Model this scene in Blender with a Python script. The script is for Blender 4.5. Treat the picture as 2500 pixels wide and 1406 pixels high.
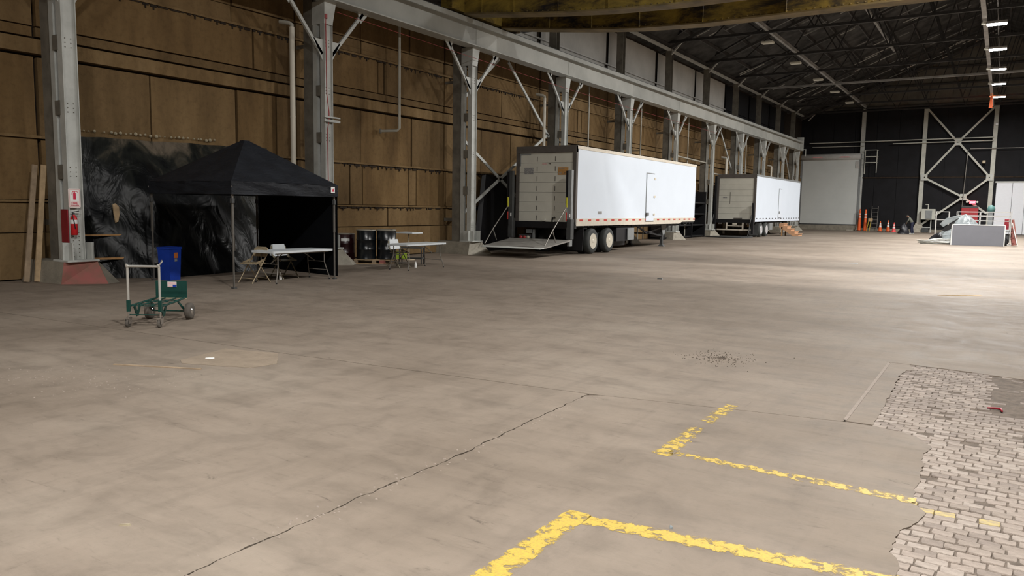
import bpy, bmesh, math, random
from mathutils import Vector, Matrix
PI = math.pi
for o in list(bpy.data.objects): bpy.data.objects.remove(o, do_unlink=True)
S = bpy.context.scene
COL = S.collection

# ------------------------------------------------------------------ camera
# world: X to the right across the hall, Y along the hall, Z up (metres)
RX = Vector((0.84288911, 0.53784822, 0.01603889))      # camera right
DN = Vector((0.06958655, -0.07939878, -0.99441116))    # camera down
FW = Vector((-0.5335688, 0.83929442, -0.10435136))     # camera forward
cam_data = bpy.data.cameras.new('camera')
cam = bpy.data.objects.new('camera', cam_data); COL.objects.link(cam)
cam.matrix_world = Matrix(((RX.x, -DN.x, -FW.x, 0.0), (RX.y, -DN.y, -FW.y, 0.0), (RX.z, -DN.z, -FW.z, 1.75), (0, 0, 0, 1)))
cam_data.sensor_width = 36.0
cam_data.lens = 1871.0 / 2500.0 * 36.0
cam_data.clip_end = 300
S.camera = cam

# ------------------------------------------------------------------ world, exposure
w = bpy.data.worlds.new('night'); S.world = w; w.use_nodes = True
w.node_tree.nodes['Background'].inputs[0].default_value = (0.75, 0.85, 1.0, 1)
w.node_tree.nodes['Background'].inputs[1].default_value = 0.01
S.view_settings.view_transform = 'Standard'
S.view_settings.look = 'None'
S.view_settings.gamma = 1.0
S.view_settings.use_curve_mapping = False
S.view_settings.exposure = 0.0
LAMP_W = 1120.0
LAMP_COL = (1.0, 0.98, 0.95)
LAMP_Y = [-10.5, -3.3, 3.6, 17.5, 24.4, 31.3, 38.2, 45.1, 51.9, 58.9, 65.4, 72.5]
COLY = [1.5, 8.82, 16.13, 23.35, 30.4, 37.4, 44.2, 51.05, 57.7, 64.1, 70.5, 76.2]

# ------------------------------------------------------------------ materials
def new_mat(name):
    m = bpy.data.materials.new(name); m.use_nodes = True
    return m, m.node_tree.nodes, m.node_tree.links, m.node_tree.nodes['Principled BSDF']
def noise(n, l, scale, detail=4, rough=0.55, vec=None, dist=0.0):
    t = n.new('ShaderNodeTexNoise'); t.inputs['Scale'].default_value = scale
    t.inputs['Detail'].default_value = detail; t.inputs['Roughness'].default_value = rough
    t.inputs['Distortion'].default_value = dist
    if vec is not None: l.new(vec, t.inputs['Vector'])
    return t.outputs['Fac']
def coords(n, l, scale=(1, 1, 1), kind='Object', rot=(0, 0, 0)):
    tc = n.new('ShaderNodeTexCoord'); mp = n.new('ShaderNodeMapping')
    mp.inputs['Scale'].default_value = scale; mp.inputs['Rotation'].default_value = rot
    l.new(tc.outputs[kind], mp.inputs['Vector']); return mp.outputs['Vector']
def ramp(n, l, fac, stops):
    r = n.new('ShaderNodeValToRGB'); e = r.color_ramp.elements
    while len(e) < len(stops): e.new(0.5)
    for i, (p, c) in enumerate(stops):
        e[i].position = p; e[i].color = (c[0], c[1], c[2], 1) if not isinstance(c, (int, float)) else (c, c, c, 1)
    l.new(fac, r.inputs['Fac']); return r.outputs['Color']
def mix(n, l, fac, a, b, mode='MIX'):
    m = n.new('ShaderNodeMix'); m.data_type = 'RGBA'; m.blend_type = mode
    for s, v in ((0, fac), (6, a), (7, b)):
        if hasattr(v, 'links') or hasattr(v, 'is_linked'): l.new(v, m.inputs[s])
        elif isinstance(v, (int, float)): m.inputs[s].default_value = v if s == 0 else (v, v, v, 1)
        else: m.inputs[s].default_value = (v[0], v[1], v[2], 1)
    return m.outputs[2]
def bump(n, l, b, h, strength=0.3, dist=0.02):
    bn = n.new('ShaderNodeBump'); bn.inputs['Strength'].default_value = strength; bn.inputs['Distance'].default_value = dist
    l.new(h, bn.inputs['Height']); l.new(bn.outputs['Normal'], b.inputs['Normal'])
def setp(b, rough=0.6, metal=0.0, spec=0.5):
    b.inputs['Roughness'].default_value = rough; b.inputs['Metallic'].default_value = metal
    b.inputs['Specular IOR Level'].default_value = spec
def paint(name, c, rough=0.55, metal=0.0, var=0.15, scale=6, spec=0.4, dirt=None, bmp=0.0):
    """a painted or moulded surface with a little uneven colour and wear"""
    m, n, l, b = new_mat(name); v = coords(n, l)
    f = noise(n, l, scale, 5, 0.6, v)
    d = tuple(x * (1 - var) for x in c) if dirt is None else dirt
    col = ramp(n, l, f, [(0.32, d), (0.62, c)])
    l.new(col, b.inputs['Base Color']); setp(b, rough, metal, spec)
    if bmp: bump(n, l, b, noise(n, l, scale * 6, 3, 0.6, v), bmp)
    return m
def emis(name, c, s):
    m, n, l, b = new_mat(name)
    b.inputs['Base Color'].default_value = (c[0], c[1], c[2], 1)
    b.inputs['Emission Color'].default_value = (c[0], c[1], c[2], 1); b.inputs['Emission Strength'].default_value = s
    return m
M = {}
# concrete floor
m, n, l, b = new_mat('concrete_floor'); v = coords(n, l)
f1 = noise(n, l, 0.35, 6, 0.6, v); f2 = noise(n, l, 2.2, 6, 0.65, v, 0.6); f3 = noise(n, l, 14, 5, 0.7, v)
vs = coords(n, l, (0.5, 3.5, 1), rot=(0, 0, 0.2)); f4 = noise(n, l, 1.3, 5, 0.6, vs, 0.4)
vt = coords(n, l, (3.2, 0.35, 1), rot=(0, 0, -0.35)); f5 = noise(n, l, 1.6, 4, 0.6, vt, 0.3)
c = ramp(n, l, f1, [(0.3, (0.165, 0.132, 0.102)), (0.52, (0.218, 0.178, 0.141)), (0.72, (0.262, 0.220, 0.177))])
c = mix(n, l, 1.0, c, ramp(n, l, f2, [(0.28, 0.78), (0.5, 0.98), (0.75, 1.06)]), 'MULTIPLY')
c = mix(n, l, 1.0, c, ramp(n, l, f4, [(0.3, 0.88), (0.5, 1.0), (0.8, 1.03)]), 'MULTIPLY')
c = mix(n, l, 1.0, c, ramp(n, l, f5, [(0.33, 0.93), (0.45, 1.0), (0.9, 1.0)]), 'MULTIPLY')
vm = coords(n, l, (1.1, 5.0, 1), rot=(0, 0, -0.08)); f6 = noise(n, l, 2.6, 7, 0.78, vm, 0.8)
c = mix(n, l, 1.0, c, ramp(n, l, f6, [(0.30, 0.55), (0.37, 0.92), (0.45, 1.0), (0.66, 1.0), (0.74, 1.12)]), 'MULTIPLY')
vn = coords(n, l, (4.5, 0.7, 1), rot=(0, 0, 0.5)); f7 = noise(n, l, 2.0, 6, 0.75, vn, 0.3)
c = mix(n, l, 1.0, c, ramp(n, l, f7, [(0.28, 0.72), (0.36, 0.97), (0.7, 1.0), (0.8, 1.06)]), 'MULTIPLY')
c = mix(n, l, 1.0, c, ramp(n, l, f3, [(0.2, 0.82), (0.42, 1.0), (0.8, 1.05)]), 'MULTIPLY')
l.new(c, b.inputs['Base Color']); setp(b, 0.6, 0, 0.18)
l.new(ramp(n, l, f2, [(0.3, 0.62), (0.7, 0.8)]), b.inputs['Roughness'])
bump(n, l, b, noise(n, l, 9, 8, 0.7, v), 0.35, 0.02); M['floor'] = m
# dirt under the slabs
M['dirt'] = paint('joint_dirt', (0.11, 0.085, 0.065), 0.9, var=0.5, scale=9, bmp=0.5)
M['joint'] = paint('sandy_joint_fill', (0.155, 0.122, 0.096), 0.9, var=0.4, scale=12, bmp=0.5)
M['patch'] = paint('repaired_concrete', (0.27, 0.215, 0.16), 0.75, var=0.22, scale=5, bmp=0.3)
# brick tones: one material each so that neighbours differ
for i, c in enumerate([(0.32, 0.265, 0.222), (0.285, 0.235, 0.195), (0.355, 0.30, 0.255), (0.25, 0.205, 0.172)]):
    M['brick%d' % i] = paint('worn_paver_%s' % 'abcd'[i], c, 0.8, var=0.22, scale=18, bmp=0.4)
M['brick_yellow'] = paint('yellow_marked_paver', (0.44, 0.34, 0.12), 0.7, var=0.35, scale=25, dirt=(0.26, 0.21, 0.16))
# worn yellow floor paint
m, n, l, b = new_mat('worn_yellow_paint'); v = coords(n, l)
fa = noise(n, l, 14, 8, 0.72, v, 0.5); fb = noise(n, l, 70, 4, 0.7, v)
l.new(ramp(n, l, fb, [(0.3, (0.36, 0.26, 0.07)), (0.6, (0.52, 0.36, 0.055))]), b.inputs['Base Color'])
tb = n.new('ShaderNodeBsdfTransparent'); ms = n.new('ShaderNodeMixShader')
at = n.new('ShaderNodeAttribute'); at.attribute_name = 'wear'
md = n.new('ShaderNodeMath'); md.operation = 'ADD'; l.new(fa, md.inputs[0]); l.new(at.outputs['Fac'], md.inputs[1])
l.new(ramp(n, l, md.outputs[0], [(0.47, 0.0), (0.56, 1.0)]), ms.inputs[0])
l.new(tb.outputs[0], ms.inputs[1]); l.new(b.outputs[0], ms.inputs[2])
l.new(ms.outputs[0], n['Material Output'].inputs[0]); setp(b, 0.6); M['yellow_line'] = m
# brown coated wall boards
def wallmat(name, c0, c1, c2):
    m, n, l, b = new_mat(name); v = coords(n, l)
    vs = coords(n, l, (1, 1.6, 0.35))
    c = ramp(n, l, noise(n, l, 0.9, 6, 0.6, vs), [(0.3, c0), (0.5, c1), (0.72, c2)])
    c = mix(n, l, 1.0, c, ramp(n, l, noise(n, l, 7, 6, 0.7, v), [(0.25, 0.74), (0.5, 1.0), (0.8, 1.1)]), 'MULTIPLY')
    l.new(c, b.inputs['Base Color']); setp(b, 0.9, 0, 0.15)
    bump(n, l, b, noise(n, l, 16, 6, 0.7, v), 0.5, 0.02); return m
M['board'] = wallmat('brown_coated_board', (0.110, 0.068, 0.031), (0.160, 0.100, 0.044), (0.205, 0.132, 0.060))
M['board_b'] = wallmat('brown_coated_board_faded', (0.125, 0.080, 0.037), (0.175, 0.113, 0.053), (0.220, 0.146, 0.070))
M['board_c'] = wallmat('brown_coated_board_stained', (0.090, 0.058, 0.028), (0.140, 0.090, 0.042), (0.190, 0.124, 0.060))
M['girt'] = wallmat('brown_coated_rail', (0.110, 0.070, 0.032), (0.185, 0.120, 0.056), (0.250, 0.170, 0.085))
M['recess_dark'] = paint('dark_recess', (0.030, 0.020, 0.013), 0.95, var=0.5)  # dark of the wall recesses is put into this near-black colour
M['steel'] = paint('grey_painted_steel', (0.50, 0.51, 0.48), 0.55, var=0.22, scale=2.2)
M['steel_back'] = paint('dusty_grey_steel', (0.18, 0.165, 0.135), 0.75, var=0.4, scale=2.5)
M['girder'] = paint('pale_girder_paint', (0.46, 0.465, 0.43), 0.6, var=0.2, scale=0.8)
M['girder_b'] = paint('pale_girder_paint_patched', (0.40, 0.405, 0.375), 0.6, var=0.2, scale=0.8)
M['white_clad'] = paint('pale_corrugated_sheet', (0.50, 0.49, 0.46), 0.6, var=0.15, scale=0.9)
M['black_clad'] = paint('black_sheet', (0.007, 0.007, 0.009), 0.85, var=0.5, scale=1.2)
M['gable'] = paint('brown_gable_board', (0.17, 0.158, 0.135), 0.8, var=0.35, scale=1.0)
M['roof'] = paint('sooty_roof_deck', (0.062, 0.060, 0.057), 0.8, var=0.9, scale=1.1)
M['roof_steel'] = paint('dark_roof_steel', (0.075, 0.072, 0.07), 0.6, var=0.5, scale=1.2)
M['roof_glint'] = paint('lit_roof_edge', (0.62, 0.61, 0.57), 0.45, var=0.2)  # near-white colour imitating light caught on roof edges
M['roof_dark'] = paint('sooty_roof_steel', (0.035, 0.034, 0.034), 0.7, var=0.4)
M['roof_pale'] = paint('pale_roof_steel', (0.36, 0.36, 0.35), 0.5, var=0.4, scale=1.5)
M['concrete'] = paint('plinth_concrete', (0.27, 0.245, 0.195), 0.9, var=0.3, scale=3, bmp=0.4)
M['concrete_pale'] = paint('plinth_concrete_pale', (0.38, 0.35, 0.29), 0.9, var=0.25, scale=4, bmp=0.4)
M['redpaint'] = paint('faded_red_paint', (0.34, 0.115, 0.10), 0.8, var=0.3, scale=4, dirt=(0.24, 0.12, 0.09))
M['red'] = paint('red_paint', (0.60, 0.02, 0.025), 0.35, var=0.2)
M['cabinet_red'] = paint('cabinet_red', (0.36, 0.02, 0.025), 0.5)
M['darkred'] = paint('dark_red_board', (0.25, 0.012, 0.022), 0.5)
M['white'] = paint('white_paint', (0.80, 0.80, 0.78), 0.45, var=0.05)
M['sign_pink'] = paint('faded_sign_face', (0.78, 0.68, 0.64), 0.5, var=0.06)
M['sign_red'] = paint('sign_red', (0.62, 0.02, 0.07), 0.5)
M['sign_fade'] = paint('faded_red_print', (0.66, 0.33, 0.33), 0.5)
# black plastic sheeting: glossy, wrinkled
m, n, l, b = new_mat('black_plastic_sheet'); v = coords(n, l, (1, 1.2, 0.6))
f = noise(n, l, 1.1, 5, 0.6, v, 1.2); fz = n.new('ShaderNodeAttribute'); fz.attribute_name = 'wear'
ad = n.new('ShaderNodeMath'); ad.operation = 'ADD'; l.new(f, ad.inputs[0]); l.new(fz.outputs['Fac'], ad.inputs[1])
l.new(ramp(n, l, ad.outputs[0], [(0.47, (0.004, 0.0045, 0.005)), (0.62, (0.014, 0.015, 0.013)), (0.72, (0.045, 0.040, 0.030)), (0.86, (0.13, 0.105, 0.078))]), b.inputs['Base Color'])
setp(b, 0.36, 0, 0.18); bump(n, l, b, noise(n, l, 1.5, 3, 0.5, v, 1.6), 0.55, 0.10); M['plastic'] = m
M['clear_plastic'] = paint('milky_plastic_sheet', (0.27, 0.30, 0.31), 0.3, var=0.5, scale=3, spec=0.7)
M['foam'] = paint('spray_foam', (0.36, 0.31, 0.21), 0.8, var=0.2)
M['wood'] = paint('pale_lumber', (0.50, 0.36, 0.21), 0.75, var=0.3, scale=5)
M['wood_grey'] = paint('weathered_lumber', (0.36, 0.27, 0.18), 0.8, var=0.3, scale=6)
M['wood_orange'] = paint('orange_lumber', (0.46, 0.25, 0.10), 0.75, var=0.25, scale=5)
M['plywood'] = paint('plywood', (0.52, 0.29, 0.16), 0.7, var=0.2, scale=5)
# tent cloth
m, n, l, b = new_mat('black_tent_cloth'); v = coords(n, l)
l.new(ramp(n, l, noise(n, l, 2.5, 4, 0.5, v), [(0.3, (0.007, 0.008, 0.011)), (0.7, (0.013, 0.015, 0.020))]), b.inputs['Base Color'])
setp(b, 0.65, 0, 0.25); bump(n, l, b, noise(n, l, 3, 4, 0.6, coords(n, l, (1, 1, 4), rot=(0.15, 0.1, 0)), 0.8), 0.5, 0.05); M['tent'] = m
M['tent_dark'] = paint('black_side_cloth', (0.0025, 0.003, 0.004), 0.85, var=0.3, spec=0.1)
M['pole'] = paint('tent_frame_grey', (0.16, 0.15, 0.135), 0.45, metal=0.4, var=0.2)
M['table_top'] = paint('white_plastic_top', (0.66, 0.70, 0.72), 0.4, var=0.07)
M['grey_tube'] = paint('grey_steel_tube', (0.26, 0.245, 0.22), 0.4, metal=0.5, var=0.15)
M['tan'] = paint('tan_painted_steel', (0.42, 0.34, 0.22), 0.45, metal=0.1, var=0.15)
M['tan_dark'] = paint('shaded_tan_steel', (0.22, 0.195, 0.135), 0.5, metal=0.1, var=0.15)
M['blue'] = paint('blue_plastic', (0.010, 0.045, 0.34), 0.4, var=0.2)
M['orange_sticker'] = paint('orange_sticker', (0.55, 0.16, 0.04), 0.6)
M['green'] = paint('dark_green_enamel', (0.006, 0.050, 0.040), 0.4, var=0.2)
M['alu'] = paint('brushed_aluminium', (0.62, 0.61, 0.57), 0.38, metal=0.6, var=0.08)
M['chrome'] = paint('chrome', (0.75, 0.75, 0.75), 0.2, metal=1.0, var=0.05)
M['rubber_grey'] = paint('dusty_rubber', (0.095, 0.082, 0.068), 0.8, var=0.2)
M['rubber'] = paint('tyre_rubber', (0.035, 0.038, 0.036), 0.7, var=0.2)
M['black'] = paint('black_paint', (0.010, 0.010, 0.012), 0.5, var=0.3)
M['darkgrey'] = paint('dark_grey_steel', (0.060, 0.062, 0.062), 0.55, var=0.3)
M['midgrey'] = paint('grey_box_paint', (0.22, 0.23, 0.23), 0.5, var=0.15)
M['drum'] = paint('black_drum_enamel', (0.006, 0.009, 0.012), 0.28, var=0.3, spec=0.7)
M['drum_red'] = paint('maroon_drum_enamel', (0.030, 0.006, 0.008), 0.3, var=0.3, spec=0.7)
M['lid'] = paint('drum_lid_rim', (0.34, 0.32, 0.27), 0.45, metal=0.4, var=0.2)
M['trailer_white'] = paint('trailer_white', (0.74, 0.81, 0.90), 0.32, var=0.03, scale=1.0, spec=0.5)
M['trailer_cream'] = paint('trailer_cream_rail', (0.66, 0.60, 0.50), 0.5, var=0.1)
M['door_cream'] = paint('roll_up_door_cream', (0.60, 0.585, 0.51), 0.5, var=0.08, scale=2)
M['trailer_frame'] = paint('brown_grey_frame', (0.105, 0.092, 0.082), 0.6, var=0.2)
M['reflect_red'] = paint('red_reflector', (0.55, 0.06, 0.05), 0.35)
M['reflect_yellow'] = paint('yellow_reflector', (0.58, 0.55, 0.05), 0.4)
M['tail_red'] = paint('tail_lamp_red', (0.45, 0.05, 0.05), 0.25)
M['seam'] = paint('dark_seam', (0.085, 0.075, 0.065), 0.8)
M['print_grey'] = paint('grey_print', (0.16, 0.16, 0.17), 0.7, var=0.6, scale=26, dirt=(0.42, 0.41, 0.38))
M['print_orange'] = paint('orange_placard', (0.52, 0.27, 0.085), 0.6, var=0.25, scale=14)
M['rim'] = paint('cream_wheel', (0.66, 0.61, 0.50), 0.45, var=0.18, scale=7)
M['rim_bright'] = paint('polished_wheel', (0.78, 0.80, 0.84), 0.25, metal=0.5, var=0.05)
M['deck'] = paint('worn_steel_deck', (0.30, 0.285, 0.26), 0.5, metal=0.3, var=0.25, scale=4)
M['roller'] = paint('grey_roll_door', (0.56, 0.58, 0.56), 0.6, var=0.05, scale=0.8)
M['roller_hood'] = paint('roll_door_hood', (0.45, 0.44, 0.42), 0.6, var=0.15)
M['door_white'] = paint('white_door_leaf', (0.74, 0.76, 0.80), 0.5, var=0.04)
M['far_post'] = paint('pale_far_post', (0.50, 0.50, 0.44), 0.55, var=0.2, scale=2)
M['orange'] = paint('safety_orange', (0.80, 0.13, 0.03), 0.5, var=0.12)
M['cone_white'] = paint('reflective_collar', (0.85, 0.78, 0.72), 0.4)
M['cone_pink'] = paint('bright_red_cone', (0.85, 0.09, 0.09), 0.5)
M['yellow'] = paint('yellow_plastic', (0.55, 0.42, 0.06), 0.5)
M['lime'] = paint('lime_card', (0.42, 0.60, 0.05), 0.6)
M['panel_grey'] = paint('slate_grey_panel', (0.185, 0.190, 0.215), 0.5, var=0.06, scale=2)
M['hoodie'] = paint('grey_green_cloth', (0.125, 0.128, 0.105), 0.9, var=0.2)
M['denim'] = paint('dark_jeans', (0.012, 0.014, 0.034), 0.9, var=0.2)
M['skin'] = paint('skin', (0.36, 0.21, 0.15), 0.6, var=0.08)
M['hair'] = paint('dark_hair', (0.035, 0.028, 0.022), 0.8)
M['bag'] = paint('black_bag', (0.012, 0.012, 0.016), 0.45, var=0.3)
M['pipe'] = paint('white_downpipe', (0.62, 0.58, 0.49), 0.5, var=0.12, scale=2)
M['pipe_thin'] = paint('grey_pipe', (0.40, 0.38, 0.32), 0.5, var=0.2, scale=2)
M['copper'] = paint('red_cable_sheath', (0.34, 0.05, 0.05), 0.5)
M['teal'] = paint('teal_tarp', (0.07, 0.16, 0.15), 0.6)
# old yellow crane: rust holes eaten into the paint
m, n, l, b = new_mat('flaking_crane_yellow'); v = coords(n, l, (0.5, 1, 1.2))
f = noise(n, l, 1.3, 7, 0.7, v, 0.4)
l.new(ramp(n, l, f, [(0.38, (0.010, 0.008, 0.010)), (0.44, (0.06, 0.040, 0.012)), (0.51, (0.18, 0.125, 0.022)), (0.75, (0.42, 0.30, 0.045))]), b.inputs['Base Color'])
setp(b, 0.7); M['crane'] = m
M['crane_edge'] = paint('worn_crane_flange', (0.22, 0.165, 0.075), 0.65, var=0.5, scale=1.5)
M['lamp_on'] = emis('lamp_glow', (1.0, 0.97, 0.92), 40.0)
M['lamp_off'] = paint('unlit_lamp_white', (0.70, 0.70, 0.62), 0.5, var=0.05)
M['exit'] = emis('exit_glow', (1.0, 0.05, 0.08), 4.0)
M['exit_letter'] = emis('exit_letter_glow', (1.0, 0.55, 0.55), 3.0)
M['orange_flag'] = paint('orange_flag', (0.95, 0.16, 0.02), 0.5)

# ------------------------------------------------------------------ mesh collector
WM = {}
def root(name, loc=(0, 0, 0), rz=0.0, label=None, cat=None, group=None, kind=None):
    o = bpy.data.objects.new(name, None); COL.objects.link(o)
    o.location = loc; o.rotation_euler = (0, 0, rz); o.empty_display_size = 0.2
    WM[o.name] = Matrix.Translation(Vector(loc)) @ Matrix.Rotation(rz, 4, 'Z')
    tag(o, label, cat, group, kind); return o
def tag(o, label=None, cat=None, group=None, kind=None):
    if label: o['label'] = label
    if cat: o['category'] = cat
    if group: o['group'] = group
    if kind: o['kind'] = kind
    return o
class MB:
    """collects simple shapes into one mesh; local=True when its coordinates are the thing's own"""
    def __init__(s): s.v = []; s.f = []; s.sm = []
    def add(s, vs, fs, sm=False):
        k = len(s.v); s.v += [tuple(x) for x in vs]; s.f += [tuple(i + k for i in f) for f in fs]; s.sm += [sm] * len(fs); return s
    def box(s, x0, x1, y0, y1, z0, z1):
        v = [(x0, y0, z0), (x1, y0, z0), (x1, y1, z0), (x0, y1, z0), (x0, y0, z1), (x1, y0, z1), (x1, y1, z1), (x0, y1, z1)]
        return s.add(v, [(0, 3, 2, 1), (4, 5, 6, 7), (0, 1, 5, 4), (1, 2, 6, 5), (2, 3, 7, 6), (3, 0, 4, 7)])
    def cbox(s, x0, x1, y0, y1, z0, z1, c=0.01):
        """box with chamfered vertical and top edges"""
        def ring(i, z):
            return [(x0 + i, y0 + c, z), (x0 + c, y0 + i, z), (x1 - c, y0 + i, z), (x1 - i, y0 + c, z), (x1 - i, y1 - c, z), (x1 - c, y1 - i, z), (x0 + c, y1 - i, z), (x0 + i, y1 - c, z)]
        r = ring(0, z0) + ring(0, z1 - c) + [(min(max(x, x0 + c), x1 - c), min(max(y, y0 + c), y1 - c), z1) for x, y, z in ring(0, z1)]
        fs = [tuple(range(7, -1, -1)), tuple(range(16, 24))]
        for k in (0, 8):
            for i in range(8): j = (i + 1) % 8; fs.append((k + i, k + j, k + 8 + j, k + 8 + i))
        return s.add(r, fs)
    def bar(s, p, q, w, h=None, up=(0, 0, 1)):
        """rectangular bar from p to q; w sideways, h along up"""
        h = w if h is None else h
        p, q = Vector(p), Vector(q); d = (q - p).normalized(); u = Vector(up)
        if abs(d.dot(u)) > 0.98: u = Vector((0, 1, 0))
        a = d.cross(u).normalized(); u = a.cross(d).normalized()
        v = [e + a * (i * w / 2) + u * (j * h / 2) for e in (p, q) for i, j in ((-1, -1), (1, -1), (1, 1), (-1, 1))]
        return s.add(v, [(3, 2, 1, 0), (4, 5, 6, 7), (0, 1, 5, 4), (1, 2, 6, 5), (2, 3, 7, 6), (3, 0, 4, 7)])
    def tube(s, pts, r, seg=8, caps=True):
        pts = [Vector(p) for p in pts]; rs = r if isinstance(r, (list, tuple)) else [r] * len(pts)
        rings = []; a0 = None
        for i, p in enumerate(pts):
            d = (pts[min(i + 1, len(pts) - 1)] - pts[max(i - 1, 0)]).normalized()
            if a0 is None: a0 = d.orthogonal().normalized()
            a0 = (a0 - d * a0.dot(d)).normalized(); b0 = d.cross(a0)
            rings += [p + (a0 * math.cos(2 * PI * k / seg) + b0 * math.sin(2 * PI * k / seg)) * rs[i] for k in range(seg)]
        fs = [(i * seg + k, i * seg + (k + 1) % seg, (i + 1) * seg + (k + 1) % seg, (i + 1) * seg + k) for i in range(len(pts) - 1) for k in range(seg)]
        s.add(rings, fs, True)
        if caps:
            s.add(rings[:seg], [tuple(range(seg - 1, -1, -1))]); s.add(rings[-seg:], [tuple(range(seg))])
        return s
    def lathe(s, c, axis, prof, seg=20):
        """prof: (distance along axis, radius)"""
        c = Vector(c); d = Vector(axis).normalized(); a = d.orthogonal().normalized(); b = d.cross(a); vs = []
        for h, r in prof: vs += [c + d * h + (a * math.cos(2 * PI * k / seg) + b * math.sin(2 * PI * k / seg)) * r for k in range(seg)]
        fs = [(i * seg + k, i * seg + (k + 1) % seg, (i + 1) * seg + (k + 1) % seg, (i + 1) * seg + k) for i in range(len(prof) - 1) for k in range(seg)]
        s.add(vs, fs, True)
        if prof[0][1] > 1e-4: s.add(vs[:seg], [tuple(range(seg - 1, -1, -1))])
        if prof[-1][1] > 1e-4: s.add(vs[-seg:], [tuple(range(seg))])
        return s
    def loft(s, lo, hi, sm=False):
        n_ = len(lo)
        return s.add(list(lo) + list(hi), [tuple(range(n_ - 1, -1, -1)), tuple(range(n_, 2 * n_))] + [(i, (i + 1) % n_, n_ + (i + 1) % n_, n_ + i) for i in range(n_)], sm)
    def prism(s, poly, axis, a, b):
        """flat outline pulled along an axis: 'x' poly=(y,z), 'y' poly=(x,z), 'z' poly=(x,y)"""
        g = {'x': lambda p, t: (t, p[0], p[1]), 'y': lambda p, t: (p[0], t, p[1]), 'z': lambda p, t: (p[0], p[1], t)}[axis]
        return s.loft([g(p, a) for p in poly], [g(p, b) for p in poly])
    def mesh(s, name, mt):
        me = bpy.data.meshes.new(name); me.from_pydata(s.v, [], s.f)
        me.polygons.foreach_set('use_smooth', s.sm)
        bm = bmesh.new(); bm.from_mesh(me); bmesh.ops.recalc_face_normals(bm, faces=bm.faces); bm.to_mesh(me); bm.free()
        me.materials.append(M[mt] if isinstance(mt, str) else mt); return me
    def build(s, name, mt, parent=None, local=False, **k):
        return put(s.mesh(name, mt), name, parent, local, **k)
def put(me, name, parent=None, local=False, loc=None, **k):
    o = bpy.data.objects.new(name, me); COL.objects.link(o)
    L = Matrix.Translation(Vector(loc)) if loc is not None else Matrix.Identity(4)
    if parent is not None:
        o.parent = parent; P = WM[parent.name]
        if local: o.matrix_parent_inverse = Matrix.Identity(4); o.matrix_basis = L; WM[o.name] = P @ L
        else: o.matrix_parent_inverse = P.inverted(); o.matrix_basis = L; WM[o.name] = L
    else: o.matrix_basis = L; WM[o.name] = L
    tag(o, **k); return o
def copy_tree(o, parent=None):
    c = o.copy(); COL.objects.link(c)
    if parent is not None: c.parent = parent; c.matrix_parent_inverse = o.matrix_parent_inverse.copy()
    for ch in [x for x in KIDS.get(o.name, [])]: copy_tree(ch, c)
    return c
KIDS = {}
_put = put
def put(me, name, parent=None, local=False, loc=None, **k):
    o = _put(me, name, parent, local, loc, **k)
    if parent is not None: KIDS.setdefault(parent.name, []).append(o)
    return o
def place(o, loc, rz):
    o.location = loc; o.rotation_euler = (0, 0, rz)
def text_mesh(txt, size, mt, ext=0.002):
    """lettering as a mesh, in the XY plane, centred"""
    cu = bpy.data.curves.new('lettering', 'FONT'); cu.body = txt; cu.size = size; cu.extrude = ext
    cu.align_x = 'CENTER'; cu.align_y = 'CENTER'; cu.resolution_u = 2
    t = bpy.data.objects.new('tmp', cu); COL.objects.link(t)
    dg = bpy.context.evaluated_depsgraph_get(); me = bpy.data.meshes.new_from_object(t.evaluated_get(dg))
    bpy.data.objects.remove(t); me.materials.clear(); me.materials.append(M[mt]); return me
def letter(txt, size, mt, parent, centre, right, up, name='lettering'):
    me = text_mesh(txt, size, mt); r = Vector(right).normalized(); u = Vector(up).normalized(); nn = r.cross(u)
    X = Matrix(((r.x, u.x, nn.x, centre[0]), (r.y, u.y, nn.y, centre[1]), (r.z, u.z, nn.z, centre[2]), (0, 0, 0, 1)))
    me.transform(X); return put(me, name, parent)
rnd = random.Random(7)

# ================================================================== SETTING
XL, XR, YB, YF = -18.0, 16.5, -14.0, 84.0
def wob(p, q, k, amp, r):
    """points from p to q (q left out) with a ragged sideways shift"""
    p, q = Vector(p), Vector(q); d = (q - p); nrm = Vector((-d.y, d.x)).normalized()
    return [tuple(p + d * (i / k) + nrm * (r.uniform(-amp, amp) if i else 0)) for i in range(k)]
MB().add([(XL - .3, YB, -0.05), (XR, YB, -0.05), (XR, YF + .5, -0.05), (XL - .3, YF + .5, -0.05)], [(0, 1, 2, 3)]).build('floor', 'dirt', kind='structure')
FLOOR = bpy.data.objects['floor']; WM['floor'] = Matrix.Identity(4)
def slab(poly, top=0.0, mt='floor', name='slab', g=0.0):
    n_ = len(poly)
    mb = MB().add([(x, y, top) for x, y in poly] + [(x, y, -0.05) for x, y in poly],
        [tuple(range(n_))] + [(i, (i + 1) % n_, n_ + (i + 1) % n_, n_ + i) for i in range(n_)])
    return mb.build(name, mt, FLOOR)
r1 = random.Random(3)
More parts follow.
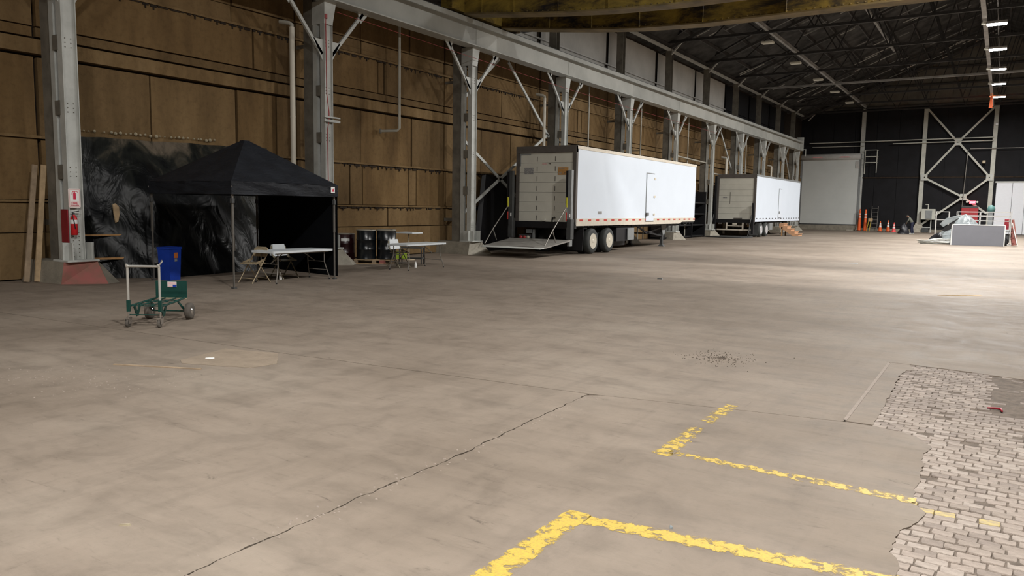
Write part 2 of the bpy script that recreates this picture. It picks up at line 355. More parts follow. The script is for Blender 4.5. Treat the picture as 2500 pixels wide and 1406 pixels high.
# joint running across the hall and the crack running along it
jl = [(-18.3, 5.35), (-9.2, 5.94), (-7.05, 6.07), (-5.2, 6.24), (-3.2, 6.43), (-2.0, 6.66), (-0.98, 6.85), (-0.77, 6.86)]
def dens(pl, step, amp, r):
    out = []
    for a, b_ in zip(pl[:-1], pl[1:]):
        k = max(1, int((Vector(b_) - Vector(a)).length / step)); out += wob(a, b_, k, amp, r)
    return out + [pl[-1]]
J = dens(jl, 0.12, 0.006, r1)
crack = dens([(-3.20, 6.42), (-3.17, 5.2), (-3.13, 4.3), (-3.15, 3.2), (-3.13, 2.1), (-3.16, -14.0)], 0.06, 0.013, r1)
EP = [(-0.32, -14.0), (-0.31, 3.6), (-0.32, 4.17), (-0.38, 4.3), (-0.345, 4.68), (-0.27, 4.93), (-0.26, 5.0), (-0.36, 5.13), (-0.35, 5.45), (-0.345, 5.85), (-0.37, 6.2), (-0.34, 6.5), (-0.46, 6.72), (-0.56, 6.79), (-0.77, 6.84)]
edge = dens(EP, 0.05, 0.014, r1)
gap = 0.0045
JL = [p for p in J if p[0] < -3.2]; JR = [p for p in J if p[0] >= -3.2]
cg1 = [r1.choice([.001, .003, .004, .007, .012]) for _ in crack]; cg2 = [r1.choice([.001, .003, .004, .008]) for _ in crack]
slab([(-18.3, -14.0)] + [(x - g_, y) for (x, y), g_ in reversed(list(zip(crack, cg1)))][:-1] + [(x, y - .007) for x, y in reversed(JL)])
slab([(x + gap, y) for x, y in reversed(crack[1:])][0:1] + edge + [(x, y - .005) for x, y in reversed(JR)][1:] + [(x + g_, y) for (x, y), g_ in list(zip(crack, cg2))[1:-1]])
upE = dens([(-0.79, 6.88), (-0.80, 7.75), (-0.83, 9.2), (-0.80, 9.55), (-0.72, 9.6), (-0.80, 9.94)], 0.06, 0.012, r1)
slab([(-1.004, 6.87)] + upE + [(-1.004, 9.94)])                                   # narrow strip beside the pavers
far_edge = dens([(-0.80, 9.955), (-0.2, 9.90), (0.31, 9.79), (1.0, 9.72), (2.6, 9.6)], 0.1, 0.012, r1)
slab([(x, y + (.007 if x < -3.2 else .004)) for x, y in J if x < -1.02] + [(-1.018, 6.855), (-1.012, 9.955)] + far_edge + [(2.6, -14.0), (XR, -14.0), (XR, YF + .5), (-18.3, YF + .5)])
# pavers ----------------------------------------------------------------
BL, BW = 0.110, 0.079
def lefts(y):
    if y > 6.84: return -0.80
    for (xa, ya), (xb, yb) in zip(EP[:-1], EP[1:]):
        if ya <= y <= yb: return xa + (xb - xa) * (y - ya) / (yb - ya) - .01
    return -0.3
variants = []
for vi in range(10):
    rr = random.Random(40 + vi); a, b_ = BL / 2 - 0.001, BW / 2 - rr.uniform(0.001, 0.004); t = rr.uniform(0.003, 0.009)
    base = []
    for x, y in ((-a, -b_ + t), (-a + t, -b_), (0, -b_ + rr.uniform(-.003, .003)), (a - t, -b_), (a, -b_ + t), (a, b_ - t), (a - t, b_), (0, b_ + rr.uniform(-.003, .003)), (-a + t, b_), (-a, b_ - t)):
        base.append((x * rr.uniform(.96, 1.01), y * rr.uniform(.93, 1.0)))
    lo = [(x, y, -0.04) for x, y in base]; mid = [(x, y, -0.006) for x, y in base]; hi = [(x * .955, y * .93, rr.uniform(-0.001, 0.002)) for x, y in base]
    mb = MB(); mb.add(lo + mid + hi, [(i, (i + 1) % 10, 10 + (i + 1) % 10, 10 + i) for i in range(10)] + [(10 + i, 10 + (i + 1) % 10, 20 + (i + 1) % 10, 20 + i) for i in range(10)] + [tuple(range(20, 30))])
    variants.append(mb)
bricks = []; yrow = 2.2; k = 0
while yrow < 9.9:
    slope = -0.02; x = lefts(yrow) + (0.5 if k % 2 else 0.0) * BL + r1.uniform(-.01, .01)
    while x < 2.5:
        if r1.random() > 0.035 and not (x > 0.02 and yrow > 7.9 and r1.random() < 0.85):
            bricks.append((x, yrow + slope * (x + .3) + 0.012 * math.sin(x * 7 + k * .9), r1))
        x += BL * r1.uniform(0.97, 1.06)
    yrow += BW * r1.uniform(0.97, 1.10); k += 1
def inview(x, y):
    d = Vector((x, y, 0)) - Vector((0, 0, 1.75)); zc = d.dot(FW)
    if zc <= 0.1: return False
    u = 1250 + 1871 * d.dot(RX) / zc; t = 703 + 1871 * d.dot(DN) / zc
    return -30 < u < 2530 and -30 < t < 1436
bmesh_cache = {}
seen = sorted([b_ for b_ in bricks if inview(b_[0], b_[1])], key=lambda b_: b_[1]); near = set((b_[0], b_[1]) for b_ in seen[:295])
rest = {0: MB(), 1: MB()}
for i, (x, y, _) in enumerate(bricks):
    dz = r1.uniform(-0.008, -0.003); tone = r1.choice([0, 0, 1, 2, 2, 3]) if y < 6.9 else r1.choice([0, 1, 1, 3, 3, 2])
    if (x, y) in near:
        vi = i % 10; key = (vi, 'y' if (abs(y - 5.09) < .05 and x < 0.15 and (i * 7) % 10 < 6) else tone)
        if key not in bmesh_cache: bmesh_cache[key] = variants[vi].mesh('brick', 'brick_yellow' if key[1] == 'y' else 'brick%d' % key[1])
        o = put(bmesh_cache[key], 'brick', FLOOR, loc=(x, y, dz)); o.rotation_euler = (r1.uniform(-.03, .03), r1.uniform(-.03, .03), -0.02 + r1.uniform(-.05, .05))
    else:
        vv = variants[i % 10]; rest[tone % 2].add([(a + x, b_ + y, c + dz) for a, b_, c in vv.v], vv.f)
for t_, mb in rest.items():
    if mb.v: mb.build('brick_field', 'brick%d' % (1 + 2 * t_ if t_ else 0), FLOOR, kind='stuff')
fill = []
for i in range(41):
    for j in range(101): fill.append((-.84 + 3.4 * i / 40, 2.0 + 7.9 * j / 100, -0.013 + r1.gauss(0, .004) + (.006 if (i > 10 and j > 74) else 0)))
MB().add(fill, [(i * 101 + j, (i + 1) * 101 + j, (i + 1) * 101 + j + 1, i * 101 + j + 1) for i in range(40) for j in range(100)]).build('joint_fill', 'joint', FLOOR, kind='stuff')
# worn yellow lines -----------------------------------------------------
def yline(pts, width, wear, seg=26, z=0.0015):
    me = bpy.data.meshes.new('paint_line'); vs = []; wv = []; fs = []; P = [Vector(p) for p in pts]
    for (a, b_) in zip(P[:-1], P[1:]):
        d = b_ - a; nn = Vector((-d.y, d.x)).normalized(); base = len(vs)
        for i in range(seg + 1):
            for j in range(5):
                t = j / 4 - .5; vs.append((a.x + d.x * i / seg + nn.x * t * width, a.y + d.y * i / seg + nn.y * t * width, z))
                wv.append(wear[0] + (wear[1] - wear[0]) * i / seg - (0.12 if j in (0, 4) else 0.0))
        fs += [(base + i * 5 + j, base + (i + 1) * 5 + j, base + (i + 1) * 5 + j + 1, base + i * 5 + j + 1) for i in range(seg) for j in range(4)]
    me.from_pydata(vs, [], fs); at_ = me.attributes.new('wear', 'FLOAT', 'POINT'); at_.data.foreach_set('value', wv)
    me.materials.append(M['yellow_line']); return put(me, 'paint_line', FLOOR)
yline([(-1.945, 2.1), (-1.945, 3.84)], 0.16, (0.10, 0.08))
yline([(-1.87, 3.76), (0.0, 3.99)], 0.15, (0.09, 0.06))
yline([(-1.955, 5.10), (-1.955, 5.95)], 0.16, (0.06, -0.01))
yline([(-1.955, 6.12), (-1.955, 6.82)], 0.15, (0.0, 0.04))
yline([(-1.93, 5.20), (-0.33, 5.17)], 0.13, (0.01, 0.06))
# patches and marks
def poly_patch(pts, z, mt, name='floor_patch'):
    n_ = len(pts); MB().add([(x, y, z) for x, y in pts] + [(x, y, -0.01) for x, y in pts], [tuple(range(n_))] + [(i, (i + 1) % n_, n_ + (i + 1) % n_, n_ + i) for i in range(n_)]).build(name, mt, FLOOR)
poly_patch(dens([(-7.08, 6.02), (-6.62, 5.62), (-6.66, 5.30), (-6.95, 5.18), (-7.45, 5.02), (-7.62, 5.12), (-7.80, 5.85), (-7.08, 6.02)], .12, .012, r1)[:-1], 0.004, 'patch')
MB().bar((-7.95, 4.55, 0.004), (-7.02, 4.95, 0.004), 0.03, 0.012).build('floor_strip', 'wood_grey', FLOOR)
MB().bar((-1.01, 6.90, 0.001), (-1.01, 9.9, 0.001), 0.03, 0.005).build('floor_strip', 'brick1', FLOOR)
gr = MB()
for i in range(420):
    a = r1.uniform(0, 2 * PI); d = abs(r1.gauss(0, .32)); x = -2.72 + math.cos(a) * d * .8; y = 8.98 + math.sin(a) * d * .8; q = r1.uniform(.003, .009)
    gr.loft([(x + q * math.cos(t * 1.57 + a), y + q * math.sin(t * 1.57 + a), 0) for t in range(4)], [(x + .6 * q * math.cos(t * 1.57 + a), y + .6 * q * math.sin(t * 1.57 + a), q * .7) for t in range(4)])
tag(gr.build('loose_gravel', 'dirt'), 'dark scatter of loose gravel on the open floor', 'gravel', kind='stuff')
gr = MB()
for i in range(420):                                                    # chips along the crack and in the broken area left of it
    if i < 150: x = -3.14 + r1.gauss(0, .05); y = r1.uniform(1.8, 6.4)
    else: x = r1.uniform(-9.5, -6.4); y = 3.1 + (x + 9.5) * .42 + r1.gauss(0, .33)
    a = r1.uniform(0, 6); q = r1.uniform(.003, .010)
    gr.loft([(x + q * 1.5 * math.cos(t * 1.57 + a), y + q * math.sin(t * 1.57 + a), 0) for t in range(4)], [(x + .6 * q * math.cos(t * 1.57 + a), y + .6 * q * math.sin(t * 1.57 + a), q * .4) for t in range(4)])
tag(gr.build('concrete_chips', 'brick1'), 'pale concrete chips along the long floor crack', 'rubble', kind='stuff')

# ------------------------------------------------------------------ left wall
MB().box(XL - .45, XL - .13, YB, YF, 0, 8.45).build('wall_left', 'recess_dark', kind='structure'); WL = bpy.data.objects['wall_left']
rows = [(0.02, 1.03), (1.04, 1.69), (1.76, 3.08), (3.15, 4.84), (5.27, 5.48), (5.50, 6.56), (6.64, 7.05), (7.07, 8.4)]
cuts = {1: {2: [11.0, 14.2], 3: [11.48, 14.02, 15.4], 5: [14.6], 6: [13.9], 7: [13.92]},
        2: {1: [20.2], 2: [18.35, 18.95, 21.31, 21.72, 23.05], 3: [18.89, 21.46], 5: [19.72, 20.02], 6: [18.9, 21.34], 7: [18.9, 21.34]},
        3: {2: [25.8, 27.9], 3: [25.8, 28.0], 5: [27.27], 6: [25.5, 28.3], 7: [25.5, 28.3]}}
r2 = random.Random(11); pcount = 0
for bi, (y0, y1) in enumerate(zip(COLY, COLY[1:] + [YF])):
    for ri, (z0, z1) in enumerate(rows):
        if bi in cuts: cs = cuts[bi].get(ri, [])
        elif bi < 7: cs = sorted(r2.uniform(y0 + 1, y1 - 1) for _ in range(r2.choice([1, 1, 2]))) if ri in (2, 3, 5, 7) else []
        else: cs = [(y0 + y1) / 2 + r2.uniform(-1, 1)] if ri in (3, 5) else []
        ys = [y0 + .02] + list(cs) + [y1 - .02]
        for a, b_ in zip(ys[:-1], ys[1:]):
            g = r2.uniform(.015, .035); dx = r2.uniform(-.02, .02); t = 0.05 if ri else 0.16
            if ri == 0: a, b_, g = a, b_, 0.0
            MB().box(XL - .13, XL + dx + (0.06 if ri == 0 else 0), a + g, b_ - g, z0 + r2.uniform(0, .012), z1 - r2.uniform(0, .012)).build('wall_board', r2.choice(['board', 'board', 'board_b', 'board_c']) if ri > 1 else 'board_b', WL)
            pcount += 1
    # long rails: a deep double rail at mid height and thin angles
    MB().box(XL - .13, XL + .10, y0, y1, 4.90, 5.21).build('wall_rail', 'girt', WL)
    for z_, h_, d_ in ((1.70, .05, .06), (3.09, .06, .07), (6.57, .06, .06)):
        if z_ > 3 or bi < 7: MB().box(XL - .13, XL + d_, y0, y1, z_, z_ + h_).build('wall_rail', 'girt', WL)
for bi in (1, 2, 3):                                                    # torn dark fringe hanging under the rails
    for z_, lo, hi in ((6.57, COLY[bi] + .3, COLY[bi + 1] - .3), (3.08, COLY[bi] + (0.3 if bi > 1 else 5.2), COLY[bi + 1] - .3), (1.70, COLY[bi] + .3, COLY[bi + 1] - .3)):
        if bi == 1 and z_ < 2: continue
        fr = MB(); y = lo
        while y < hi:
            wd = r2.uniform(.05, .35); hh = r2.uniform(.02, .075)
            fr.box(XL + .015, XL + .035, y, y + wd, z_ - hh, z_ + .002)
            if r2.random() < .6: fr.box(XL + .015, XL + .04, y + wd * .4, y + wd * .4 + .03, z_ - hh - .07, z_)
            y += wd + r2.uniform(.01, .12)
        fr.build('torn_fringe', 'recess_dark', WL, kind='stuff')
# upper wall: corrugated pale sheet, then dark open bays painted as black sheet
MB().box(XL - .45, XL - .2, YB, YF, 8.45, 11.3).build('wall_left_upper', 'recess_dark', kind='structure', label='dark backing of the upper left wall'); WU = bpy.data.objects['wall_left_upper']
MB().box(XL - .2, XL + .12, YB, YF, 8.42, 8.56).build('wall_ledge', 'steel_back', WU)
def corr(y0, y1, z0, z1, x, mt, pitch=0.16, amp=0.02):
    mb = MB(); k_ = int((y1 - y0) / (pitch / 2)); st = (y1 - y0) / k_; vs = []
    for i in range(k_ + 1): xx = x + (amp if i % 2 else -amp); vs += [(xx, y0 + i * st, z0), (xx, y0 + i * st, z1)]
    mb.add(vs, [(2 * i, 2 * i + 2, 2 * i + 3, 2 * i + 1) for i in range(k_)])
    return mb
for bi, (y0, y1) in enumerate(zip(COLY, COLY[1:])):
    mt = 'white_clad' if bi < 8 else 'black_clad'
    if bi < 3: continue
    corr(y0 + .2, y1 - .2, 8.56, 9.28, XL - .12, mt).build('corrugated_sheet', mt, WU)
    mid = (y0 + y1) / 2 + r2.uniform(-.6, .6)
    corr(y0 + .2, mid, 9.31, 11.1, XL - .10, mt).build('corrugated_sheet', mt, WU)
    corr(mid - .03, y1 - .2, 9.31, 11.1, XL - .09, mt).build('corrugated_sheet', mt, WU)
    if bi < 8: MB().box(XL - .12, XL - .02, y0, y1, 9.27, 9.33).build('wall_rail', 'white_clad', WU)
# ------------------------------------------------------------------ far wall
MB().box(XL - .45, XR, YF, YF + .3, 0, 12.0).build('wall_far', 'black_clad', kind='structure'); WF = bpy.data.objects['wall_far']
for x in range(-17, 16, 2):                                             # hanging black sheets and rails on the far wall
    MB().box(x, x + 1.96, YF - .05, YF, 0.5 + r2.uniform(0, .05), 5.2).build('black_sheet', 'black_clad', WF)
    MB().box(x, x + 1.96, YF - .05, YF, 5.35, 11.9).build('black_sheet', 'black_clad', WF)
MB().box(XL, XR, YF - .12, YF, 5.2, 5.34).build('wall_rail', 'recess_dark', WF)
MB().box(XL, XR, YF - .15, YF, 0, 0.28).build('kerb', 'concrete', WF)
RZ = 18.2; RXc = -0.9
MB().prism([(XL - .3, 12.0), (XR, 12.0), (XR, 11.4), (RXc, RZ), (XL - .3, 11.4)], 'y', YF + .02, YF + .3).build('wall_gable', 'gable', kind='structure')
WG = bpy.data.objects['wall_gable']
zroof = lambda x: RZ - abs(x - RXc) * (RZ - 11.3) / (RXc - XL)
for i in range(-8, 8):
    x0 = RXc + i * 1.9; x1 = x0 + 1.86; zt = min(zroof(x0), zroof(x1)) - .4
    if zt > 13.0: MB().prism([(x0, 12.05), (x1, 12.05), (x1, zroof(x1) - .3), (x0, zroof(x0) - .3)], 'y', YF - .04, YF + .02).build('gable_board', 'gable', WG)
for z_ in (12.0, 13.9, 15.4): MB().box(RXc - (RZ - z_) * 2.3, RXc + (RZ - z_) * 2.3, YF - .18, YF - .04, z_, z_ + .16).build('gable_rail', 'roof_steel', WG)
# unseen right and back walls
MB().box(XR, XR + .3, YB, YF, 0, 11.4).build('wall_right', 'board_c', kind='structure')
MB().prism([(XL - .45, 0), (XR + .3, 0), (XR + .3, 11.4), (RXc, RZ), (XL - .45, 11.4)], 'y', YB - .3, YB).build('wall_back', 'board_c', kind='structure')
# ------------------------------------------------------------------ roof
MB().add([(XL - .5, YB, 11.15), (RXc, YB, RZ), (RXc, YF + .3, RZ), (XL - .5, YF + .3, 11.15), (XL - .5, YB, 11.4), (RXc, YB, RZ + .25), (RXc, YF + .3, RZ + .25), (XL - .5, YF + .3, 11.4)],
    [(0, 1, 2, 3), (7, 6, 5, 4), (0, 4, 5, 1), (3, 2, 6, 7), (0, 3, 7, 4)]).build('ceiling', 'roof', kind='structure')
CE = bpy.data.objects['ceiling']
zr = lambda x: zroof(x) if x >= RXc else 11.15 + (x - (XL - .5)) * (RZ - 11.15) / (RXc - (XL - .5))
MB().add([(RXc, YB, RZ), (XR + .5, YB, 11.3), (XR + .5, YF + .3, 11.3), (RXc, YF + .3, RZ), (RXc, YB, RZ + .2), (XR + .5, YB, 11.5), (XR + .5, YF + .3, 11.5), (RXc, YF + .3, RZ + .2)],
    [(0, 1, 2, 3), (7, 6, 5, 4), (0, 4, 5, 1), (3, 2, 6, 7), (1, 5, 6, 2)]).build('roof_slope', 'roof', CE)
for i in range(13):
    x = XL + .6 + i * 1.35; z = zr(x) - .14
    if x < RXc: MB().box(x - .04, x + .04, YB, YF, z - .1, z + .1).build('purlin', 'roof_steel', CE)
    x2 = 2 * RXc - x
    if x2 < XR: MB().box(x2 - .04, x2 + .04, YB, YF, z - .1, z + .1).build('purlin', 'roof_steel', CE)
r3 = random.Random(5)
for i in range(150):                                                    # short pale ribs, glints of lit roof edges put into their colour
    y = r3.uniform(22, 82); x = r3.uniform(-17, -1.2); ln = r3.uniform(.6, 2.6); x2 = min(x + ln, -1)
    MB().bar((x, y, zr(x) - .27), (x2, y, zr(x2) - .27), .045, .05).build('glint_rib', 'roof_glint' if i % 2 else 'roof_pale', CE)
MB().box(XL + .62, XL + .84, YB, YF - 4, 11.10, 11.20).build('eave_beam', 'steel', CE)
MB().box(RXc - .62, RXc - .42, 20, YF - 4, 11.25, 11.32).build('cable_tray', 'roof_pale', CE)
MB().box(RXc - .62, RXc - .58, 20, YF - 4, 11.32, 11.42).build('cable_tray', 'roof_pale', CE)
MB().bar((-11.65, 15, 11.75), (-11.65, YF - 4, 11.75), .16, .2).build('roof_strut', 'roof_pale', CE)
MB().bar((RXc, 16, 11.66), (RXc, YF - 4, 11.66), .06, .08).build('lamp_rail', 'roof_steel', CE)
MB().bar((-7.85, 50.5, 14.1), (-7.85, 66, 14.1), .16, .16).build('roof_strut', 'roof_pale', CE)
for i in range(5, 11):
    MB().bar((-11.6, COLY[i], 12.0), (-17.0, COLY[min(i + 1, 11)], 11.9), .07, .1).build('roof_brace', 'roof_steel', CE)
# roof trusses, one above each column pair
ordn = ['first', 'second', 'third', 'fourth', 'fifth', 'sixth', 'seventh', 'eighth', 'ninth', 'tenth', 'eleventh', 'twelfth']
TB = 11.62
for i, y in enumerate(COLY + [82.2]):
    if i < 3: continue
    nm = ['', '', '', 'third', 'fourth', 'fifth', 'sixth', 'seventh', 'eighth', 'ninth', 'tenth', 'last', ''][i]
    t = root('roof_truss', (RXc, y, TB), 0, ('dark steel roof truss spanning above the %s crane column' % nm) if i < 12 else 'dark steel roof truss closest to the far gable', 'roof truss', 'roof trusses across the hall')
    MB().bar((XL + .1, y, TB), (XR, y, TB), .16, .14).build('bottom_chord', 'roof_pale' if i in (9,) else 'roof_dark', t)  # one chord is pale, the light on it put into the colour
    MB().bar((XL + .1, y, zr(XL + .1) - .35), (RXc, y, RZ - .35), .14, .16).bar((RXc, y, RZ - .35), (XR, y, 11.35), .14, .16).build('top_chord', 'roof_steel', t)
    for k in range(6):
        xa = XL + .4 + k * 2.8; xm = xa + 1.4; xb = xa + 2.8
        MB().bar((xa, y, TB), (xm, y, zr(xm) - .4), .07, .07).bar((xm, y, zr(xm) - .4), (min(xb, RXc), y, TB), .07, .07).build('web_bar', 'roof_dark', t)
        xa, xm, xb = [2 * RXc - q for q in (xa, xm, min(xb, RXc))]
        if xa <= XR + .5: MB().bar((xa, y, TB), (xm, y, zr(2 * RXc - xm) - .4), .07, .07).bar((xm, y, zr(2 * RXc - xm) - .4), (xb, y, TB), .07, .07).build('web_bar', 'roof_dark', t)
    MB().bar((XL + .8, y, 10.9), (XL + 1.5, y, TB), .1, .08).build('knee_brace', 'steel', t)

# ------------------------------------------------------------------ steel columns along the left wall
def col_label(i):
    return {0: 'grey steel column out of frame left of the fire sign column', 1: 'pale grey steel column carrying the fire extinguisher and sign',
            2: 'tall grey steel column behind the black canopy, red cable running down it', 3: 'grey steel column on a concrete foot between folding table and trailer lift',
            4: 'grey steel column rising behind the rear doors of the long trailer', 5: 'grey steel column rising behind the middle of the long trailer',
            6: 'grey steel column behind the front half of the long trailer, white pipe beside it', 7: 'grey steel column in the gap between the two trailers',
            8: 'grey steel column rising behind the rear doors of the small trailer', 9: 'grey steel column rising behind the middle of the small trailer',
            10: 'grey steel column behind the front end of the small trailer', 11: 'last grey steel column, at the runway end beside the roll-up door'}[i]
for i, y in enumerate(COLY):
    t = root('steel_column', (-16.75, y, 0), 0, col_label(i), 'column', 'steel columns along the left wall')
    # tapered concrete foot
    fm = ('redpaint' if i == 1 else 'concrete_pale' if i != 1 else 'concrete')
    ft = [(-18.0, y - .52), (-16.52, y - .42), (-15.95, y + .26), (-16.15, y + .62), (-18.0, y + .62)]
    fs = [(-18.0, y - .40), (-16.50, y - .36), (-16.42, y + .30), (-16.55, y + .38), (-18.0, y + .40)]
    MB().loft([(a, b_, 0) for a, b_ in ft], [(a, b_, .46) for a, b_ in fs]).build('concrete_foot', 'concrete' if i != 2 else 'concrete_pale', t)
    MB().add([(-16.52 + .004, y - .42 - .004, 0), (-15.95 + .006, y + .26 - .003, 0), (-16.42 + .006, y + .30 - .003, .463), (-16.50 + .004, y - .36 - .004, .463)], [(0, 1, 2, 3)]).build('front_face', fm, t)  # front face: red paint on one foot, paler concrete on the others
    MB().cbox(-16.98, -16.38, y - .34, y + .34, .46, .50, .01).build('base_plate', 'steel', t)
    for s_ in (-1, 1):
        MB().prism([(-16.9, .50), (-16.42, .50), (-16.42, .86), (-16.9, .86)], 'y', y + s_ * .20 - .012, y + s_ * .20 + .012).box(-16.62, -16.58, min(y + s_ * .2, y + s_ * .33), max(y + s_ * .2, y + s_ * .33), .50, .86).build('base_bracket', 'steel', t)
    # front post: flanges across the hall direction, web facing the hall
    MB().box(-16.79, -16.60, y - .155, y - .140, .50, 6.9).build('flange', 'steel', t)
    MB().box(-16.79, -16.60, y + .140, y + .155, .50, 6.9).build('flange', 'steel', t)
    MB().box(-16.67, -16.66, y - .14, y + .14, .50, 6.9).build('web', 'steel', t)
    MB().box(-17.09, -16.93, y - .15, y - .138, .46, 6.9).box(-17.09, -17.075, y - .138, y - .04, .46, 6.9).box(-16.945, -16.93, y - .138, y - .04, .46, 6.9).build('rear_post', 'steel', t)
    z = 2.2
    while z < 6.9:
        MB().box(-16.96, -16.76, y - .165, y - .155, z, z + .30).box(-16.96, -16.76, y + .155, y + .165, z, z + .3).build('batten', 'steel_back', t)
        if i < 4:
            bt = MB()
            for a in range(2):
                for b_ in range(3): bt.lathe((-16.66, y - .06 + a * .12, z + .06 + b_ * .09), (1, 0, 0), [(0, .013), (.012, .011)], 6)
            bt.build('bolts', 'steel_back', t)
        z += 1.33
    if i < 4:
        bt = MB()
        for a in range(2):
            for b_ in range(7): bt.lathe((-16.66, y - .06 + a * .12, .56 + b_ * .085), (1, 0, 0), [(0, .012), (.012, .010)], 6)
        bt.build('bolts', 'steel_back', t)
    MB().box(-17.09, -16.60, y - .165, y - .150, 6.86, 7.5).loft([(-16.64, y - .155, 6.86), (-16.60, y - .155, 6.86), (-16.60, y + .155, 6.86), (-16.64, y + .155, 6.86)], [(-16.64, y - .17, 7.5), (-16.58, y - .17, 7.5), (-16.58, y + .28, 7.5), (-16.64, y + .28, 7.5)]).box(-17.09, -16.60, y + .15, y + .165, 6.86, 7.5).build('column_head', 'steel', t)
    # building column behind
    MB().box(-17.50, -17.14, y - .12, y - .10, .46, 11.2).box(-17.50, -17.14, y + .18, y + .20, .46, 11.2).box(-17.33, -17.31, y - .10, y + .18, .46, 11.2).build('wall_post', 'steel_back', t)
    MB().box(-17.98, -17.48, y + .02, y + .06, 6.3, 6.4).box(-17.98, -17.48, y + .02, y + .06, 1.2, 1.32).build('tie_bar', 'steel_back', t)
    for s_ in (-1, 1):
        if i == 0 and s_ < 0: continue
        if i == 11 and s_ > 0: continue
        MB().bar((-16.70, y + s_ * .18, 6.02), (-16.70, y + s_ * 1.48, 7.46), .07, .09).build('knee_brace', 'steel', t)
        MB().prism([(y + s_ * .155, 5.80), (y + s_ * .155, 6.42), (y + s_ * .52, 6.42)], 'x', -16.69, -16.665).build('gusset', 'steel', t)
        MB().prism([(y + s_ * 1.25, 7.5), (y + s_ * 1.72, 7.5), (y + s_ * 1.38, 7.16)], 'x', -16.69, -16.665).build('gusset', 'steel', t)
# wall bracing bays
def brace(pts, label):
    t = root('wall_brace', (-17.3, pts[0][0][0], pts[0][0][1]), 0, label, 'brace')
    for (ya, za), (yb, zb) in pts: MB().bar((-17.32, ya, za), (-17.32, yb, zb), .05, .11).build('brace_bar', 'steel', t)
brace([((23.6, 5.75), (26.0, 7.6)), ((26.7, 7.6), (30.1, 4.9)), ((23.5, 4.35), (30.1, .8)), ((23.6, 1.45), (30.0, 5.0))], 'diagonal steel bracing on the wall beside the trailer lift')
brace([((51.3, 5.75), (54.0, 7.6)), ((54.3, 7.6), (57.4, 4.9)), ((51.3, 4.35), (57.4, .8))], 'diagonal steel bracing on the wall above the small trailer rear')
brace([((70.8, 5.75), (73.0, 7.6)), ((73.3, 7.6), (76.0, 4.9)), ((70.8, 4.35), (76.0, .8)), ((70.8, 1.2), (76.0, 4.6))], 'diagonal steel bracing on the wall near the roll-up door')
# ------------------------------------------------------------------ crane runway
t = root('crane_runway', (-16.6, 30, 7.5), 0, 'long pale grey crane runway girder running above all the columns', 'girder')
ys = [-6.0] + COLY
for i, (a, b_) in enumerate(zip(ys[:-1], ys[1:])):
    MB().box(-16.62, -16.56, a + .012, b_ - .012, 7.53, 8.36).build('girder_web', 'girder' if i % 3 else 'girder_b', t)
    MB().box(-16.86, -16.36, a + .008, b_ - .008, 7.50, 7.535).build('bottom_flange', 'girder', t)
    MB().box(-16.90, -16.30, a + .008, b_ - .008, 8.33, 8.37).box(-16.36, -16.30, a + .008, b_ - .008, 8.20, 8.33).build('top_flange', 'girder_b', t)
MB().box(-16.64, -16.56, -6, 76.4, 8.37, 8.50).build('crane_rail', 'darkgrey', t)
MB().box(-16.9, -16.3, 76.25, 76.5, 7.5, 8.75).build('end_stop', 'steel', t)
MB().tube([(-16.45, 76.5, 7.6), (-16.1, 76.5, 7.65), (-16.1, 76.5, 7.0)], .04, 6).build('end_pipe', 'steel', t)
# ------------------------------------------------------------------ overhead crane
t = root('overhead_crane', (-1, 24, 8.5), 0, 'old yellow bridge crane with flaking paint crossing the top of the hall', 'crane')
def fish(y0, y1, zm, name):
    xs = [-16.35, -15.6, -14.3, -12.6, -10.8, -8.6, -6, 0, 6, 9, 11.5, 13.5, 15.0]; zb = []
    for x in xs:
        u = min(1, max(0, (x + 16.35) / 8.5)) if x < 0 else min(1, max(0, (15.0 - x) / 7.5)); zb.append(8.46 - (8.46 - zm) * math.sin(u * PI / 2))
    top = 9.25; n_ = len(xs)
    for yy, ff in ((y0, 'girder_plate'), (y1 - .02, 'girder_plate')):
        MB().loft([(x, yy, z) for x, z in zip(xs, zb)] + [(xs[-1], yy, top), (xs[0], yy, top)], [(x, yy + .02, z) for x, z in zip(xs, zb)] + [(xs[-1], yy + .02, top), (xs[0], yy + .02, top)]).build(ff, 'crane', t)
    fl = MB(); vs = []
    for x, z in zip(xs, zb): vs += [(x, y0 - .08, z - .03), (x, y1 + .08, z - .03), (x, y0 - .08, z + .02), (x, y1 + .08, z + .02)]
    fs = []
    for k in range(n_ - 1):
        a = 4 * k; b_ = a + 4; fs += [(a, a + 1, b_ + 1, b_), (a + 2, b_ + 2, b_ + 3, a + 3), (a, b_, b_ + 2, a + 2), (a + 1, a + 3, b_ + 3, b_ + 1)]
    fl.add(vs, fs).build('bottom_flange', 'crane_edge', t)
    MB().box(xs[0], xs[-1], y0 - .08, y1 + .08, top, top + .04).build('top_flange', 'crane_edge', t)
    for x in xs[1:-1]:
        z = zb[xs.index(x)]; MB().box(x - .01, x + .01, y0 - .06, y0, z, top).build('stiffener', 'crane', t)
    ri = MB()
    for k in range(150):
        x = -16 + k * .2; u = min(1, max(0, (x + 16.35) / 8.5)) if x < 0 else min(1, max(0, (15.0 - x) / 7.5)); z = 8.46 - (8.46 - zm) * math.sin(u * PI / 2)
        ri.box(x, x + .03, y0 - .015, y0, z + .06, z + .09)
    ri.build('rivets', 'crane_edge', t, kind='stuff')
fish(22.35, 22.75, 7.83, 'near'); fish(24.75, 25.15, 7.76, 'far')
MB().box(-16.8, -16.35, 21.6, 26.0, 8.50, 8.95).build('end_truck', 'crane', t)
MB().box(15.0, 15.45, 21.6, 26.0, 8.50, 8.95).build('end_truck', 'crane', t)
